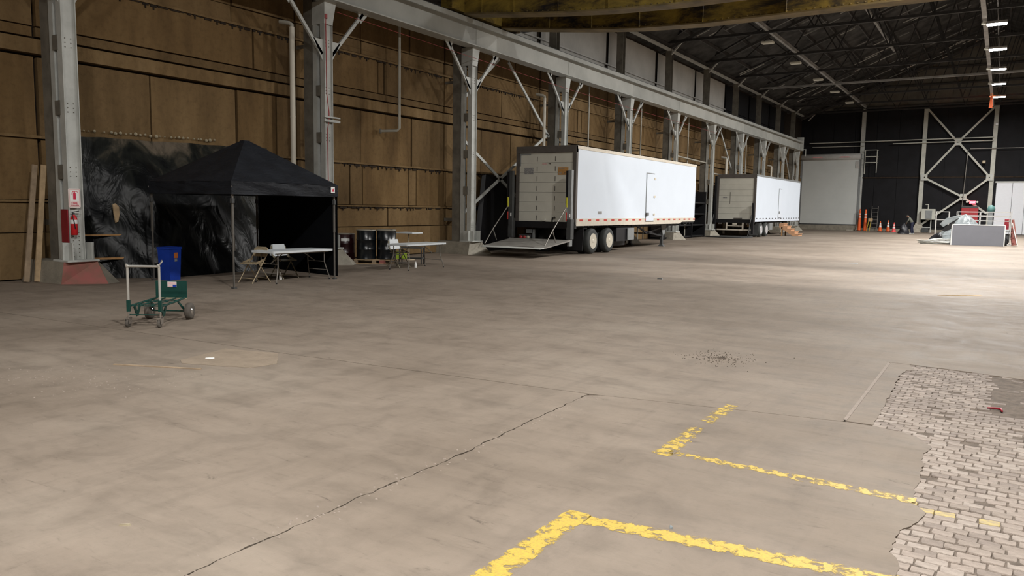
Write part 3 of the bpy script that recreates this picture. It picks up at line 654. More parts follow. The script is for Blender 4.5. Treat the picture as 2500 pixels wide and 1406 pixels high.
for yy in (22.0, 25.6): MB().lathe((-16.68, yy, 8.72), (1, 0, 0), [(0, .2), (.02, .24), (.12, .24), (.14, .2)], 16).build('wheel', 'darkgrey', t)
MB().box(-16.3, -15.5, 25.2, 26.2, 8.55, 8.95).build('drive_box', 'darkgrey', t)
MB().bar((-15.4, 25.6, 8.62), (6, 25.6, 8.62), .1, .1).build('walkway_rail', 'crane_edge', t)
# ------------------------------------------------------------------ lamps
LL = ['lit high bay lamp nearest the top edge at the right', 'brightest visible lit high bay lamp of the right hand row', 'second visible lit lamp down the right hand row',
      'middle lit lamp of the right hand row', 'lit lamp above the last one of the right hand row', 'farthest lit lamp, above the hanging orange flag']
for i, y in enumerate(LAMP_Y):
    lab = LL[i - 6] if i >= 6 and i - 6 < 6 else 'lit high bay lamp hanging above the camera side of the hall'
    t = root('high_bay_lamp', (RXc, y, 11.0), 0, lab, 'lamp', 'lit high bay lamps' if i >= 6 else 'lit high bay lamps out of view')
    MB().cbox(-.44, .44, -.27, .27, .03, .16, .02).build('housing', 'roof_pale', t, local=True)
    MB().box(-.41, .41, -.24, .24, .0, .03).build('diffuser', 'lamp_on', t, local=True)
    MB().box(-.66, -.44, -.07, .07, .05, .15).build('driver_box', 'lamp_off', t, local=True)
    MB().tube([(0, 0, .16), (0, 0, .62)], .012, 6).build('hanger', 'roof_steel', t, local=True)
    ld = bpy.data.lights.new('lamp_light', 'AREA'); ld.shape = 'RECTANGLE'; ld.size = .82; ld.size_y = .48; ld.energy = LAMP_W * (1.3 if y < 8 else 1.0 if y < 22 else 1.3 if y < 30 else 1.6); ld.color = LAMP_COL
    lo = bpy.data.objects.new('lamp_light', ld); COL.objects.link(lo); lo.location = (RXc, y, 10.985); lo.parent = None
    lo.parent = t; lo.matrix_parent_inverse = WM[t.name].inverted()
UL = ['nearest unlit strip lamp under the dark roof', 'second unlit strip lamp under the dark roof', 'middle unlit strip lamp under the dark roof', 'fourth unlit strip lamp under the dark roof', 'farthest unlit strip lamp under the dark roof']
for i, y in enumerate([44.3, 51.1, 58.1, 64.5, 71.2]):
    t = root('strip_lamp', (-11.65, y, 11.0), 0, UL[i], 'lamp', 'unlit strip lamps')
    MB().cbox(-.32, .32, -.22, .22, .02, .12, .02).build('housing', 'lamp_off', t, local=True)
    MB().box(-.29, .29, -.19, .19, 0, .02).build('diffuser', 'lamp_off', t, local=True)
    MB().tube([(0, 0, .12), (0, 0, .66)], .012, 5).build('hanger', 'roof_steel', t, local=True)
t = root('orange_flag', (-1.42, 72, 10.05), 0, 'orange flag hanging below the farthest lit lamp', 'flag')
MB().loft([(-.13, -.03, .1), (.13, -.03, .1), (.13, .03, .1), (-.13, .03, .1)], [(-.06, -.02, 1.0), (.06, -.02, 1.0), (.06, .02, 1.0), (-.06, .02, 1.0)]).build('cloth', 'orange_flag', t, local=True)
MB().tube([(0, 0, 1.0), (0, 0, 1.5)], .01, 5).build('cord', 'roof_steel', t, local=True)
MB().tube([(-16.45, 16.3, 7.22), (-16.45, 23.3, 7.08), (-16.45, 30.2, 6.95), (-16.45, 37.4, 6.9), (-16.45, 51, 6.9)], .007, 5).build('red_cable', 'copper', label='thin red cable strung from column to column under the runway', cat='cable')

# ================================================================== OBJECTS ALONG THE LEFT WALL
# pipes
def dpipe(x, y, z0, z1, r, mt, label, elbow=True):
    t = root('downpipe', (x, y, z0), 0, label, 'pipe')
    MB().tube([(x, y, z0), (x, y, z1)], r, 12).build('pipe_run', mt, t)
    for z in [z0 + (z1 - z0) * k for k in (.3, .62)]: MB().lathe((x, y, z), (0, 0, 1), [(0, r + .006), (.05, r + .006)], 12).build('joint_ring', mt, t)
    if elbow: MB().tube([(x, y, z1 - .02), (x, y, z1 + .06), (x - .05, y - .04, z1 + .10), (x - .35, y - .12, z1 + .16)], r * .8, 10).build('elbow', 'pipe_thin', t)
dpipe(-17.3, 15.40, 0.1, 6.72, .075, 'pipe', 'thick white downpipe just left of the column behind the canopy')
dpipe(-17.3, 29.62, 0.1, 6.55, .075, 'pipe', 'thick white downpipe rising behind the rear of the long trailer')
dpipe(-17.3, 56.1, 0.1, 5.5, .09, 'pipe', 'white downpipe with slanted top behind the small trailer rear')
dpipe(-17.3, 69.0, 0.1, 5.6, .08, 'pipe', 'white pipe stub rising behind the small trailer front')
t = root('drop_pipe', (-17.3, 20.0, 4.3), 0, 'slim grey pipe dropping from the runway, its foot bent toward the wall', 'pipe')
MB().tube([(-17.3, 20, 7.7), (-17.3, 20, 4.34), (-17.36, 19.95, 4.26), (-17.9, 19.7, 4.24)], .045, 10).build('pipe_run', 'pipe_thin', t)
MB().lathe((-17.9, 19.7, 4.24), (1, .45, 0), [(0, .09), (.04, .09)], 10).build('wall_flange', 'steel_back', t)
for y, lab in ((33.9, 'thin pale pipe on the wall above the rear half of the long trailer'), (47.9, 'thin pale pipe on the wall above the front end of the long trailer'),
               (40.3, 'thin pipe on the wall above the side door of the long trailer'), (61.0, 'thin pipe on the wall above the small trailer')):
    t = root('conduit', (-17.3, y, 0), 0, lab, 'pipe')
    MB().tube([(-17.3, y, 0.05), (-17.3, y, 7.75)], .04, 8).build('pipe_run', 'pipe_thin', t)
    for z in (2.5, 5.0): MB().box(-18.0, -17.27, y - .02, y + .02, z, z + .04).build('clip', 'steel_back', t)
t = root('handrail_pipe', (-17.1, 47, 4.4), 0, 'pale horizontal pipes on the wall above the gap between the trailers', 'pipe')
MB().tube([(-17.2, 44.6, 5.1), (-17.1, 51.2, 4.95)], .05, 8).tube([(-16.9, 51.3, 4.3), (-16.8, 57.5, 4.2)], .05, 8).build('pipe_run', 'pipe_thin', t)
# red cable and clamp on the column behind the canopy
t = root('red_conduit', (-16.62, 16.05, 3), 0, 'thin red conduit running down the column behind the canopy', 'cable')
MB().tube([(-16.6, 16.08, .9), (-16.6, 16.06, 3.9), (-16.6, 16.12, 4.2), (-16.6, 16.12, 4.4), (-16.6, 16.04, 4.9), (-16.6, 16.02, 7.0)], .014, 6).build('cable_run', 'copper', t)
MB().lathe((-16.6, 16.02, 7.0), (0, 0, 1), [(0, .05), (.12, .05)], 10).build('junction', 'copper', t)
t = root('column_clamp', (-16.6, 16.2, 4.2), 0, 'pale clamp bar across the column behind the canopy', 'clamp')
MB().box(-16.60, -16.55, 15.92, 16.52, 4.12, 4.19).build('clamp_bar', 'steel', t); MB().box(-16.60, -16.55, 15.92, 16.52, 4.24, 4.28).build('clamp_bar', 'steel', t)
# fire point
t = root('fire_sign', (-16.60, 8.77, 1.60), 0, 'white and red fire extinguisher sign on the pale column', 'sign')
pl_ = MB().prism([(8.655, 1.62), (8.675, 1.60), (8.885, 1.60), (8.905, 1.62), (8.905, 1.98), (8.885, 2.0), (8.675, 2.0), (8.655, 1.98)], 'x', -16.598, -16.585).build('plate', 'sign_pink', t)
MB().box(-16.585, -16.583, 8.69, 8.87, 1.74, 1.965).build('white_field', 'white', pl_)
MB().prism([(8.752, 1.77), (8.808, 1.77), (8.808, 1.90), (8.795, 1.92), (8.788, 1.935), (8.772, 1.935), (8.765, 1.92), (8.752, 1.90)], 'x', -16.583, -16.580).build('extinguisher_print', 'sign_red', pl_)
MB().prism([(8.772, 1.935), (8.83, 1.94), (8.845, 1.915), (8.85, 1.92), (8.835, 1.95), (8.76, 1.95), (8.725, 1.915), (8.725, 1.86), (8.735, 1.86), (8.735, 1.91), (8.765, 1.94)], 'x', -16.583, -16.580).build('hose_print', 'sign_red', pl_)
letter('FIRE', .075, 'sign_red', pl_, (-16.582, 8.78, 1.69), (0, 1, 0), (0, 0, 1))
letter('EXTINGUISHER', .026, 'sign_red', pl_, (-16.582, 8.78, 1.648), (0, 1, 0), (0, 0, 1))
for a in (8.672, 8.884): MB().box(-16.584, -16.582, a, a + .006, 1.62, 1.98).build('border_line', 'sign_fade', pl_)
for a in (1.618, 1.976): MB().box(-16.584, -16.582, 8.672, 8.89, a, a + .005).build('border_line', 'sign_fade', pl_)
t = root('backing_board', (-16.9, 8.6, 1.0), 0, 'dark red backing board fixed to the side of the pale column', 'board')
MB().box(-16.88, -16.62, 8.635, 8.655, .86, 1.56).build('board_face', 'darkred', t)
t = root('fire_extinguisher', (-16.57, 8.76, 1.02), 0, 'red fire extinguisher with a white label hanging on the pale column', 'fire extinguisher')
c0 = (-16.57, 8.74, 1.02)
cb_ = MB().lathe(c0, (0, 0, 1), [(0, .055), (.01, .068), (.34, .068), (.38, .055), (.41, .03), (.43, .025)], 18).build('cylinder_body', 'red', t)
MB().lathe((c0[0], c0[1], 1.26), (0, 0, 1), [(0, .0695), (.085, .0695)], 18).build('paper_label', 'white', cb_)
MB().lathe((c0[0], c0[1], 1.45), (0, 0, 1), [(0, .022), (.045, .022)], 10).build('valve', 'darkgrey', t)
MB().bar((-16.57, 8.70, 1.50), (-16.54, 8.84, 1.53), .02, .015).bar((-16.57, 8.70, 1.48), (-16.54, 8.83, 1.475), .02, .012).build('handle', 'black', t)
MB().tube([(-16.56, 8.70, 1.47), (-16.50, 8.68, 1.42), (-16.485, 8.70, 1.30), (-16.485, 8.72, 1.15)], .010, 6).build('hose', 'black', t)
MB().box(-16.66, -16.57, 8.69, 8.79, 1.10, 1.13).build('bracket', 'darkred', t)
# leaning boards
for k, (y0, y1, x0, mt, lab) in enumerate([(8.12, 8.54, -17.42, 'wood_grey', 'weathered grey board leaning on the wall, left of the pair'), (8.28, 8.66, -17.30, 'wood', 'pale lumber board leaning on the wall, right of the pair')]):
    t = root('lumber_board', (x0, y0, 0), 0, lab, 'lumber', 'boards leaning beside the column')
    MB().bar((x0, y0 + .02, .012), (x0 - .25, y1, 2.50), .105, .04, up=(1, 0, .1)).build('board', mt, t)
# ---------------------------------------------------------------- black plastic sheeting hung from the wall
t = root('plastic_sheet', (-17, 11.5, 0), 0, 'large crumpled black plastic sheet hung on the wall behind the canopy', 'plastic sheet')
def sheet(y0, y1, nu, nv, foot, ztop, amp, seed):
    rr = random.Random(seed); P = [(rr.uniform(.8, 7), rr.uniform(.5, 4), rr.uniform(0, 6), rr.uniform(.3, 1)) for _ in range(16)]
    vs = []; wv = []
    for i in range(nu + 1):
        u = i / nu; y = y0 + (y1 - y0) * u; xf = foot(y)
        for j in range(nv + 1):
            vv = j / nv; z = ztop(y) * vv
            sag = math.sin(PI * min(1, vv * 1.1)) * .10
            xx = xf + (-17.93 - xf) * vv ** 1.4
            h = sum(q[3] * math.sin(q[0] * (y * 1.2 + .35 * math.sin(z * 1.7 + q[2])) + q[1] * z + q[2]) for q in P) / 5
            xx += amp * h * min(1, 4 * (1 - vv) + .15) + (.12 * math.exp(-z * 3)) * (1 + h * .4) - sag * .3
            vs.append((xx, y + amp * .3 * math.sin(5 * z + y * 3), max(z + (0.02 * h if j else 0), 0.004)))
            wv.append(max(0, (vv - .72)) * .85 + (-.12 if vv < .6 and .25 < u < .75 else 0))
    me = bpy.data.meshes.new('sheet'); me.from_pydata(vs, [], [(i * (nv + 1) + j, (i + 1) * (nv + 1) + j, (i + 1) * (nv + 1) + j + 1, i * (nv + 1) + j + 1) for i in range(nu) for j in range(nv)])
    at_ = me.attributes.new('wear', 'FLOAT', 'POINT'); at_.data.foreach_set('value', wv)
    me.polygons.foreach_set('use_smooth', [True] * len(me.polygons)); me.materials.append(M['plastic']); return put(me, 'sheet', t)
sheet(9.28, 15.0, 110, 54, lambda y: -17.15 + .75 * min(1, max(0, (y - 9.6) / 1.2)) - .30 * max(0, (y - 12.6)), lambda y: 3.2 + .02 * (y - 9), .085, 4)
fo = random.Random(9); fm = MB()
for i in range(30):
    fm = MB(); y = 9.5 + i * .13 + fo.uniform(-.03, .03)
    if 10.05 < y < 10.25: continue
    q = fo.uniform(.012, .032); fm.lathe((-17.96, y, 3.34 + .015 * (y - 9) + fo.uniform(-.015, .015)), (1, 0, 0), [(0, q * 1.6), (q * .7, q * 1.3), (q * 1.3, q * .5), (q * 1.4, .001)], 7); fm.build('foam_bead', 'foam', t)
MB().bar((-17.26, 9.32, .98), (-17.04, 10.34, .98), .025, .035).build('batten_strip', 'wood_orange', t)
MB().bar((-17.12, 9.36, .46), (-16.82, 10.34, .45), .025, .045).build('batten_strip', 'wood_orange', t)
MB().prism([(9.95, 1.68), (10.01, 1.70), (10.09, 1.62), (10.10, 1.45), (10.06, 1.28), (10.0, 1.26), (9.97, 1.45)], 'x', -17.20, -17.17).build('taped_patch', 'wood', t)
# ---------------------------------------------------------------- pop-up canopy
t = root('canopy_tent', (-14.65, 11.62, 0), 0, 'black pop-up canopy with peaked roof and one black side wall', 'canopy')
cx0, cx1, cy0, cy1 = -16.05, -13.20, 10.12, 13.08; ze, zv = 2.20, 1.93; px_, py_, pz_ = -14.72, 11.68, 3.16
def cloth(cs, nu, nv, mt, name, amp, seed):
    """grid between four corners (a,b bottom edge, c,d top edge) with soft folds"""
    rr = random.Random(seed); q = [(rr.uniform(4, 13), rr.uniform(1, 8), rr.uniform(0, 6)) for _ in range(6)]
    a, b_, c, d = map(Vector, cs); nn = (b_ - a).cross(d - a).normalized(); vs = []
    for i in range(nu + 1):
        for j in range(nv + 1):
            u, v_ = i / nu, j / nv; p = (a * (1 - u) + b_ * u) * (1 - v_) + (d * (1 - u) + c * u) * v_
            h = sum(math.sin(k[0] * u + k[1] * v_ * 2 + k[2] + 2.5 * u * v_ * k[1]) for k in q) / 3; vs.append(p + nn * amp * h * math.sin(PI * u) ** .5)
    me = bpy.data.meshes.new(name); me.from_pydata(vs, [], [(i * (nv + 1) + j, (i + 1) * (nv + 1) + j, (i + 1) * (nv + 1) + j + 1, i * (nv + 1) + j + 1) for i in range(nu) for j in range(nv)])
    me.polygons.foreach_set('use_smooth', [True] * len(me.polygons)); me.materials.append(M[mt]); return put(me, name, t)
co = [(cx0, cy0), (cx1, cy0), (cx1, cy1), (cx0, cy1)]; pk = .05
for k in range(4):
    a, b_ = co[k], co[(k + 1) % 4]
    ta = (px_ + (a[0] - px_) * pk, py_ + (a[1] - py_) * pk, pz_); tb_ = (px_ + (b_[0] - px_) * pk, py_ + (b_[1] - py_) * pk, pz_)
    cloth([(a[0], a[1], ze), (b_[0], b_[1], ze), tb_, ta], 18, 12, 'tent', 'roof_panel', -.010, 20 + k)
    zl = zv - .0
    cloth([(a[0], a[1], zv), (b_[0], b_[1], zv), (b_[0], b_[1], ze), (a[0], a[1], ze)], 30, 6, 'tent', 'valance', .022, 30 + k)
MB().box(px_ - .08, px_ + .08, py_ - .08, py_ + .08, pz_ - .01, pz_ + .012).build('peak_cap', 'tent', t)
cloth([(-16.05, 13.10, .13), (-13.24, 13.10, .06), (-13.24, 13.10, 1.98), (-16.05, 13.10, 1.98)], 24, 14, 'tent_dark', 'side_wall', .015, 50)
for (x, y) in ((-16.01, 10.16), (-13.26, 10.18), (-13.28, 13.03), (-16.01, 13.03)):
    MB().bar((x, y, .02), (x, y, 1.15), .028, .028).bar((x, y, 1.1), (x, y, 2.12), .038, .038).build('leg', 'pole', t)
    MB().cbox(x - .045, x + .045, y - .045, y + .045, 0, .02, .004).build('foot_pad', 'darkgrey', t)
    MB().cbox(x - .035, x + .035, y - .035, y + .035, 1.75, 1.85, .004).build('slider', 'darkgrey', t)
for (a, b_) in (((cx0, cy0), (cx1, cy0)), ((cx1, cy0), (cx1, cy1)), ((cx0, cy1), (cx1, cy1)), ((cx0, cy0), (cx0, cy1))):
    ci = Vector((-14.63, 11.6)); a, b_ = [Vector(q) + (ci - Vector(q)) * .05 for q in (a, b_)]; mm = (a + b_) / 2; mb = MB()
    for p, q in ((a, mm), (mm, b_)): mb.bar((p.x, p.y, 2.08), (q.x, q.y, 1.96), .016, .03).bar((p.x, p.y, 1.96), (q.x, q.y, 2.08), .016, .03)
    mb.build('scissor_bar', 'pole', t)
MB().bar((-13.22, 10.14, 1.95), (-13.75, 10.6, .75), .02, .03).build('strut', 'pole', t)
mb = MB()
for x, y in co: mb.bar((x, y, 2.08), (px_, py_, 2.95), .02, .03)
mb.build('roof_rib', 'pole', t)
MB().box(cx1 + .016, cx1 + .022, 12.84, 12.96, 2.02, 2.16).build('maker_badge', 'white', t)
MB().prism([(12.865, 2.05), (12.945, 2.05), (12.905, 2.13)], 'x', cx1 + .022, cx1 + .025).build('badge_mark', 'sign_red', t)
# ---------------------------------------------------------------- folding tables
def folding_table(loc, rz, label):
    t = root('folding_table', loc, rz, label, 'table', 'white folding tables')
    L, W_, H_ = .90, .37, .715
    mb = MB(); pts = []
    for sx, sy in ((1, 1), (-1, 1), (-1, -1), (1, -1)):
        for a in (0, 30, 60, 90):
            ang = math.radians(a + {(1, 1): 0, (-1, 1): 90, (-1, -1): 180, (1, -1): 270}[(sx, sy)]); pts.append((sx * (W_ - .04) + .04 * math.cos(ang), sy * (L - .04) + .04 * math.sin(ang)))
    mb.prism(pts, 'z', H_ - .045, H_).build('tabletop', 'table_top', t, local=True)
    MB().box(-W_ + .05, -W_ + .07, -L + .1, L - .1, H_ - .07, H_ - .045).box(W_ - .07, W_ - .05, -L + .1, L - .1, H_ - .07, H_ - .045).build('apron_rail', 'grey_tube', t, local=True)
    for s_ in (-1, 1):
        yb = s_ * (L - .20)
        for q in (-1, 1):
            lg = MB().tube([(q * .27, yb, H_ - .05), (q * .27, yb + s_ * .0, .42), (q * .28, yb + s_ * .01, .36), (q * .33, yb + s_ * .10, .06), (q * .33, yb + s_ * .10, .0)], .0125, 8).build('leg', 'grey_tube', t, local=True)
            MB().lathe((q * .33, yb + s_ * .10, 0), (0, 0, 1), [(0, .018), (.03, .018)], 8).build('foot_cap', 'black', lg, local=True)
        MB().tube([(-.31, yb + s_ * .06, .22), (.31, yb + s_ * .06, .22)], .010, 6).tube([(-.27, yb, .42), (.27, yb, .42)], .010, 6).build('cross_tube', 'grey_tube', t, local=True)
        MB().bar((0, yb - s_ * .02, .42), (0, yb - s_ * .42, H_ - .06), .012, .02).build('folding_brace', 'grey_tube', t, local=True)
    return t
folding_table((-13.66, 12.12, 0), 0.02, 'white folding table under the black canopy')
folding_table((-13.83, 16.75, 0), 0.03, 'white folding table in the open beside the black drums')
def folding_chair(loc, rz, label, bm_='tan', seatm='tan'):
    """faces local -Y"""
    t = root('folding_chair', loc, rz, label, 'chair', 'metal folding chairs')
    for q in (-1, 1):
        MB().tube([(q * .225, -.26, 0), (q * .225, .16, .62), (q * .215, .19, .74)], .0125, 8).build('leg', bm_, t, local=True)
        MB().tube([(q * .20, .26, 0), (q * .20, -.05, .44)], .0115, 8).build('leg', bm_, t, local=True)
        MB().bar((q * .21, -.15, .43), (q * .21, .12, .52), .006, .05).build('hinge_plate', bm_, t, local=True)
    MB().tube([(-.215, .19, .74), (-.15, .20, .775), (.15, .20, .775), (.215, .19, .74)], .0125, 8).build('top_rail', bm_, t, local=True)
    MB().loft([(-.20, .135, .57), (0, .165, .57), (.20, .135, .57), (.20, .15, .57), (0, .18, .57), (-.20, .15, .57)], [(-.20, .185, .76), (0, .215, .785), (.20, .185, .76), (.20, .20, .76), (0, .23, .785), (-.20, .20, .76)]).build('backrest', bm_, t, local=True)
    MB().cbox(-.20, .20, -.24, .15, .42, .445, .012).build('seat', seatm, t, local=True)
    MB().tube([(-.225, -.19, .10), (.225, -.19, .10)], .010, 6).build('stretcher', bm_, t, local=True)
    MB().tube([(-.20, .20, .09), (.20, .20, .09)], .010, 6).build('stretcher', bm_, t, local=True)
    return t
folding_chair((-13.97, 11.28, 0), 0.0, 'tan folding chair at the near end of the table under the canopy')
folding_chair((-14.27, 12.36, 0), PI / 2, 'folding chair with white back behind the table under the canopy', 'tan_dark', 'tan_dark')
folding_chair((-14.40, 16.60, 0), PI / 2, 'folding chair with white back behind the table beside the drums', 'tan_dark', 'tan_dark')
for y, x, lab in ((12.36, -14.27, 'pale chair back under the canopy, painted as brightly lit'), (16.60, -14.40, 'pale chair back beside the drums, painted as brightly lit')):
    t = root('lit_chair_back', (x, y, .5), 0, lab, 'cloth', 'chair backs painted as brightly lit')
    MB().loft([(x - .245, y - .20, .54), (x - .11, y - .21, .52), (x - .11, y + .21, .53), (x - .245, y + .19, .55)], [(x - .235, y - .17, .79), (x - .175, y - .17, .80), (x - .175, y + .17, .80), (x - .235, y + .17, .79)]).build('lit_back_panel', 'table_top', t)  # bright light on the chair back is put into this pale colour
for x, y, lab in ((-14.08, 12.10, 'small white bottle standing under the canopy table'), (-14.05, 16.95, 'small white bottle under the table beside the drums')):
    t = root('white_bottle', (x, y, 0), 0, lab, 'bottle', 'white bottles on the floor')
    MB().lathe((0, 0, 0), (0, 0, 1), [(0, .035), (.10, .035), (.13, .018), (.15, .018)], 12).build('bottle_body', 'white', t, local=True)
    MB().lathe((0, 0, .15), (0, 0, 1), [(0, .02), (.02, .02)], 10).build('cap', 'white', t, local=True)
# low black cart with lime cards behind the second table
t = root('low_cart', (-15.0, 17.9, 0), 0.5, 'low dark shelf with lime green cards behind the table by the drums', 'shelf')
MB().cbox(-.35, .35, -.2, .2, .16, .20, .01).build('shelf_board', 'darkgrey', t, local=True)
MB().cbox(-.35, .35, -.2, .2, .48, .52, .01).build('shelf_board', 'darkgrey', t, local=True)
for a in (-.33, .33):
    for b_ in (-.18, .18): MB().bar((a, b_, 0), (a, b_, .52), .03, .03).build('leg', 'darkgrey', t, local=True)
MB().box(-.42, -.34, -.235, -.205, .16, .40).build('lime_card', 'lime', t, local=True)
MB().box(-.26, -.10, -.235, -.205, .18, .34).build('lime_card', 'lime', t, local=True)
t = root('pedestal_table', (-16.35, 19.3, 0), 0, 'white round topped stand against the wall right of the drums', 'table')
MB().cbox(-.30, .42, -.25, .30, .86, .90, .02).build('tabletop', 'table_top', t, local=True)
MB().tube([(.05, 0, .02), (.05, 0, .86)], .03, 10).build('pedestal', 'tan', t, local=True)
MB().lathe((.05, 0, 0), (0, 0, 1), [(0, .22), (.02, .22), (.05, .05)], 14).build('foot', 'tan', t, local=True)
# ---------------------------------------------------------------- drums on a pallet
def drum(loc, label, mt='drum', marks=True):
    t = root('steel_drum', loc, .4, label, 'drum', 'black steel drums on the pallet')
    pr = [(0, .283), (.01, .290), (.02, .286), (.27, .286), (.28, .294), (.30, .294), (.31, .286), (.56, .286), (.57, .294), (.59, .294), (.60, .286), (.85, .286)]
    MB().lathe((0, 0, 0), (0, 0, 1), pr, 32).build('drum_body', mt, t, local=True)
    ld_ = MB().lathe((0, 0, .85), (0, 0, 1), [(0, .288), (.005, .298), (.025, .298), (.03, .288), (.022, .275), (.018, .0001)], 32).build('lid', 'lid', t, local=True)
    MB().lathe((.17, 0, .868), (0, 0, 1), [(0, .035), (.015, .035)], 10).build('bung', 'darkgrey', ld_, local=True)
    return t
PU = Vector((.843, .538, 0)); PV = Vector((-.538, .843, 0)); PC = Vector((-16.12, 17.62, 0))
def pal(u, v, z=0): p = PC + PU * u + PV * v; return (p.x, p.y, z)
d0 = drum(pal(-.98, -.02, .005), 'dark maroon drum with a white label, leftmost behind the concrete foot', 'drum_red')
drum(pal(-.29, -.27, .135), 'black drum at the front left of the pallet')
drum(pal(.31, -.20, .135), 'black drum at the front right of the pallet')
drum(pal(.20, .42, .135), 'black drum behind the front two on the pallet')
p0 = Vector(pal(-.98, -.02, .60)); fr = (Vector((0, 0, .6)) - Vector((p0.x, p0.y, .6))).normalized()
a0 = math.atan2(fr.y, fr.x); mb = MB(); vs = []
for i in range(9):
    a = a0 - .45 + i * .9 / 8; vs += [(p0.x + .2885 * math.cos(a), p0.y + .2885 * math.sin(a), .66), (p0.x + .2885 * math.cos(a), p0.y + .2885 * math.sin(a), .74)]
mb.add(vs, [(2 * i, 2 * i + 2, 2 * i + 3, 2 * i + 1) for i in range(8)]).build('paper_label', 'white', d0)
t = root('wooden_pallet', (PC.x, PC.y, 0), math.atan2(.538, .843), 'pale wooden pallet with one red block under the black drums', 'pallet')
for i in range(7): MB().box(-.61, .61, -.60 + i * .183, -.60 + i * .183 + .10, .112, .13).build('deck_board', 'wood', t, local=True)
for i, v in enumerate((-.58, 0, .58)):
    for j, u in enumerate((-.55, 0, .55)):
        MB().box(u - .06, u + .06, v - .05, v + .05, .02, .10).build('block', 'wood_grey', t, local=True)
    MB().box(-.61, .61, v - .05, v + .05, 0, .02).build('skid', 'wood', t, local=True)
for i, u in enumerate((-.55, 0, .55)): MB().box(u - .05, u + .05, -.6, .6, .10, .112).build('stringer', 'wood_grey', t, local=True)
MB().box(.16, .34, -.606, -.55, .015, .12).build('red_block', 'redpaint', t, local=True)
# ---------------------------------------------------------------- blue bin
t = root('recycling_bin', (-15.80, 10.42, 0), math.radians(12), 'blue square recycling bin with an orange sticker under the canopy', 'bin')
MB().loft([(-.15, -.15, 0), (.15, -.15, 0), (.15, .15, 0), (-.15, .15, 0)], [(-.175, -.175, .74), (.175, -.175, .74), (.175, .175, .74), (-.175, .175, .74)]).build('bin_body', 'blue', t, local=True)
MB().box(-.185, .185, -.185, -.165, .70, .745).box(-.185, .185, .165, .185, .70, .745).box(-.185, -.165, -.165, .165, .7, .745).box(.165, .185, -.165, .165, .70, .745).build('rim', 'blue', t, local=True)
MB().box(.166, .174, -.04, .07, .50, .62).build('sticker', 'orange_sticker', t, local=True)
MB().box(.163, .171, -.02, .05, .42, .49).build('sticker', 'midgrey', t, local=True)
# ---------------------------------------------------------------- green platform cart / convertible hand truck
A = Vector((-10.22, 6.09, 0)); B = Vector((-9.85, 6.33, 0)); ctr = (A + B) / 2; u = (B - A).normalized(); v = Vector((-u.y, u.x, 0))
t = root('hand_truck_cart', (ctr.x, ctr.y, 0), math.atan2(u.y, u.x), 'dark green convertible hand truck standing as a four wheel cart', 'cart')
for s_ in (-1, 1):
    x = s_ * .22
    MB().tube([(x, 0, .36), (x, 0, .84)], .017, 10).build('handle_post', 'alu', t, local=True)
    MB().cbox(x - .022, x + .022, -.022, .022, .22, .38, .004).build('socket', 'green', t, local=True)
    MB().tube([(x, 0, .13), (x, 0, .23)], .013, 8).build('caster_stem', 'chrome', t, local=True)
    MB().box(x - .030, x - .024, -.055, .025, .05, .14).box(x + .024, x + .030, -.055, .025, .05, .14).box(x - .03, x + .03, -.045, .03, .125, .14).build('caster_fork', 'chrome', t, local=True)
    MB().lathe((x - .018, -.035, .055), (1, 0, 0), [(0, .035), (.003, .052), (.010, .055), (.026, .055), (.033, .052), (.036, .035)], 18).build('caster_wheel', 'rubber_grey', t, local=True)
    MB().tube([(x, .02, .29), (x, .45, .30), (x * .92, .86, .315)], .015, 8).build('side_rail', 'green', t, local=True)
    # loop brackets below the frame
    MB().bar((x * .85, .10, .285), (x * .85, .18, .14), .012, .05).bar((x * .85, .18, .14), (x * .85, .26, .28), .012, .05).build('skid_bracket', 'green', t, local=True)
    pw = MB().lathe((x * 1.35 - .045, .80, .125), (1, 0, 0), [(0, .06), (.0, .095), (.012, .120), (.03, .126), (.06, .126), (.078, .120), (.09, .095), (.09, .06)], 24).build('pneumatic_wheel', 'rubber_grey', t, local=True)
    MB().lathe((x * 1.35 - .048, .80, .125), (1, 0, 0), [(0, .02), (.004, .062), (.092, .062), (.096, .02)], 16).build('wheel_rim', 'chrome', pw, local=True)
    MB().bar((x * .9, .62, .30), (x * 1.05, .80, .13), .012, .03).build('axle_strut', 'green', t, local=True)
    MB().tube([(x, 0, .84), (x, -.02, .87), (x, -.015 + .0, .885)], .019, 8).build('handle_corner', 'alu', t, local=True)
MB().tube([(-.22, 0, .855), (.22, 0, .855)], .017, 10).build('handle_bar', 'alu', t, local=True)
MB().tube([(.22, 0, .87), (.24, .05, .92), (.22, .09, .93)], .013, 8).build('handle_hook', 'grey_tube', t, local=True)
MB().tube([(-.32, .80, .125), (.32, .80, .125)], .010, 8).build('axle', 'green', t, local=True)
MB().tube([(-.22, .03, .17), (.22, .03, .17)], .008, 6).build('cross_rod', 'green', t, local=True)
for y in (.05, .25, .5, .7): MB().bar((-.21, y, .295), (.21, y, .295), .03, .012).build('cross_bar', 'green', t, local=True)
MB().tube([(-.08, .02, .30), (-.08, .84, .31)], .010, 6).tube([(.08, .02, .30), (.08, .84, .31)], .010, 6).build('deck_tube', 'green', t, local=True)
np_ = MB().cbox(-.235, .235, .87, .885, .315, .57, .003).build('nose_plate', 'green', t, local=True)
MB().cbox(-.235, .235, .84, .885, .30, .315, .003).build('nose_lip', 'tan', t, local=True)
MB().box(-.05, .085, .864, .869, .475, .555).build('flag_sticker', 'white', np_, local=True)
for i in range(4): MB().box(-.045, .08, .862, .864, .480 + i * .019, .489 + i * .019).build('sticker_stripe', 'sign_fade', np_, local=True)
MB().box(.03, .085, .861, .863, .475, .512).build('sticker_canton', 'blue', np_, local=True)

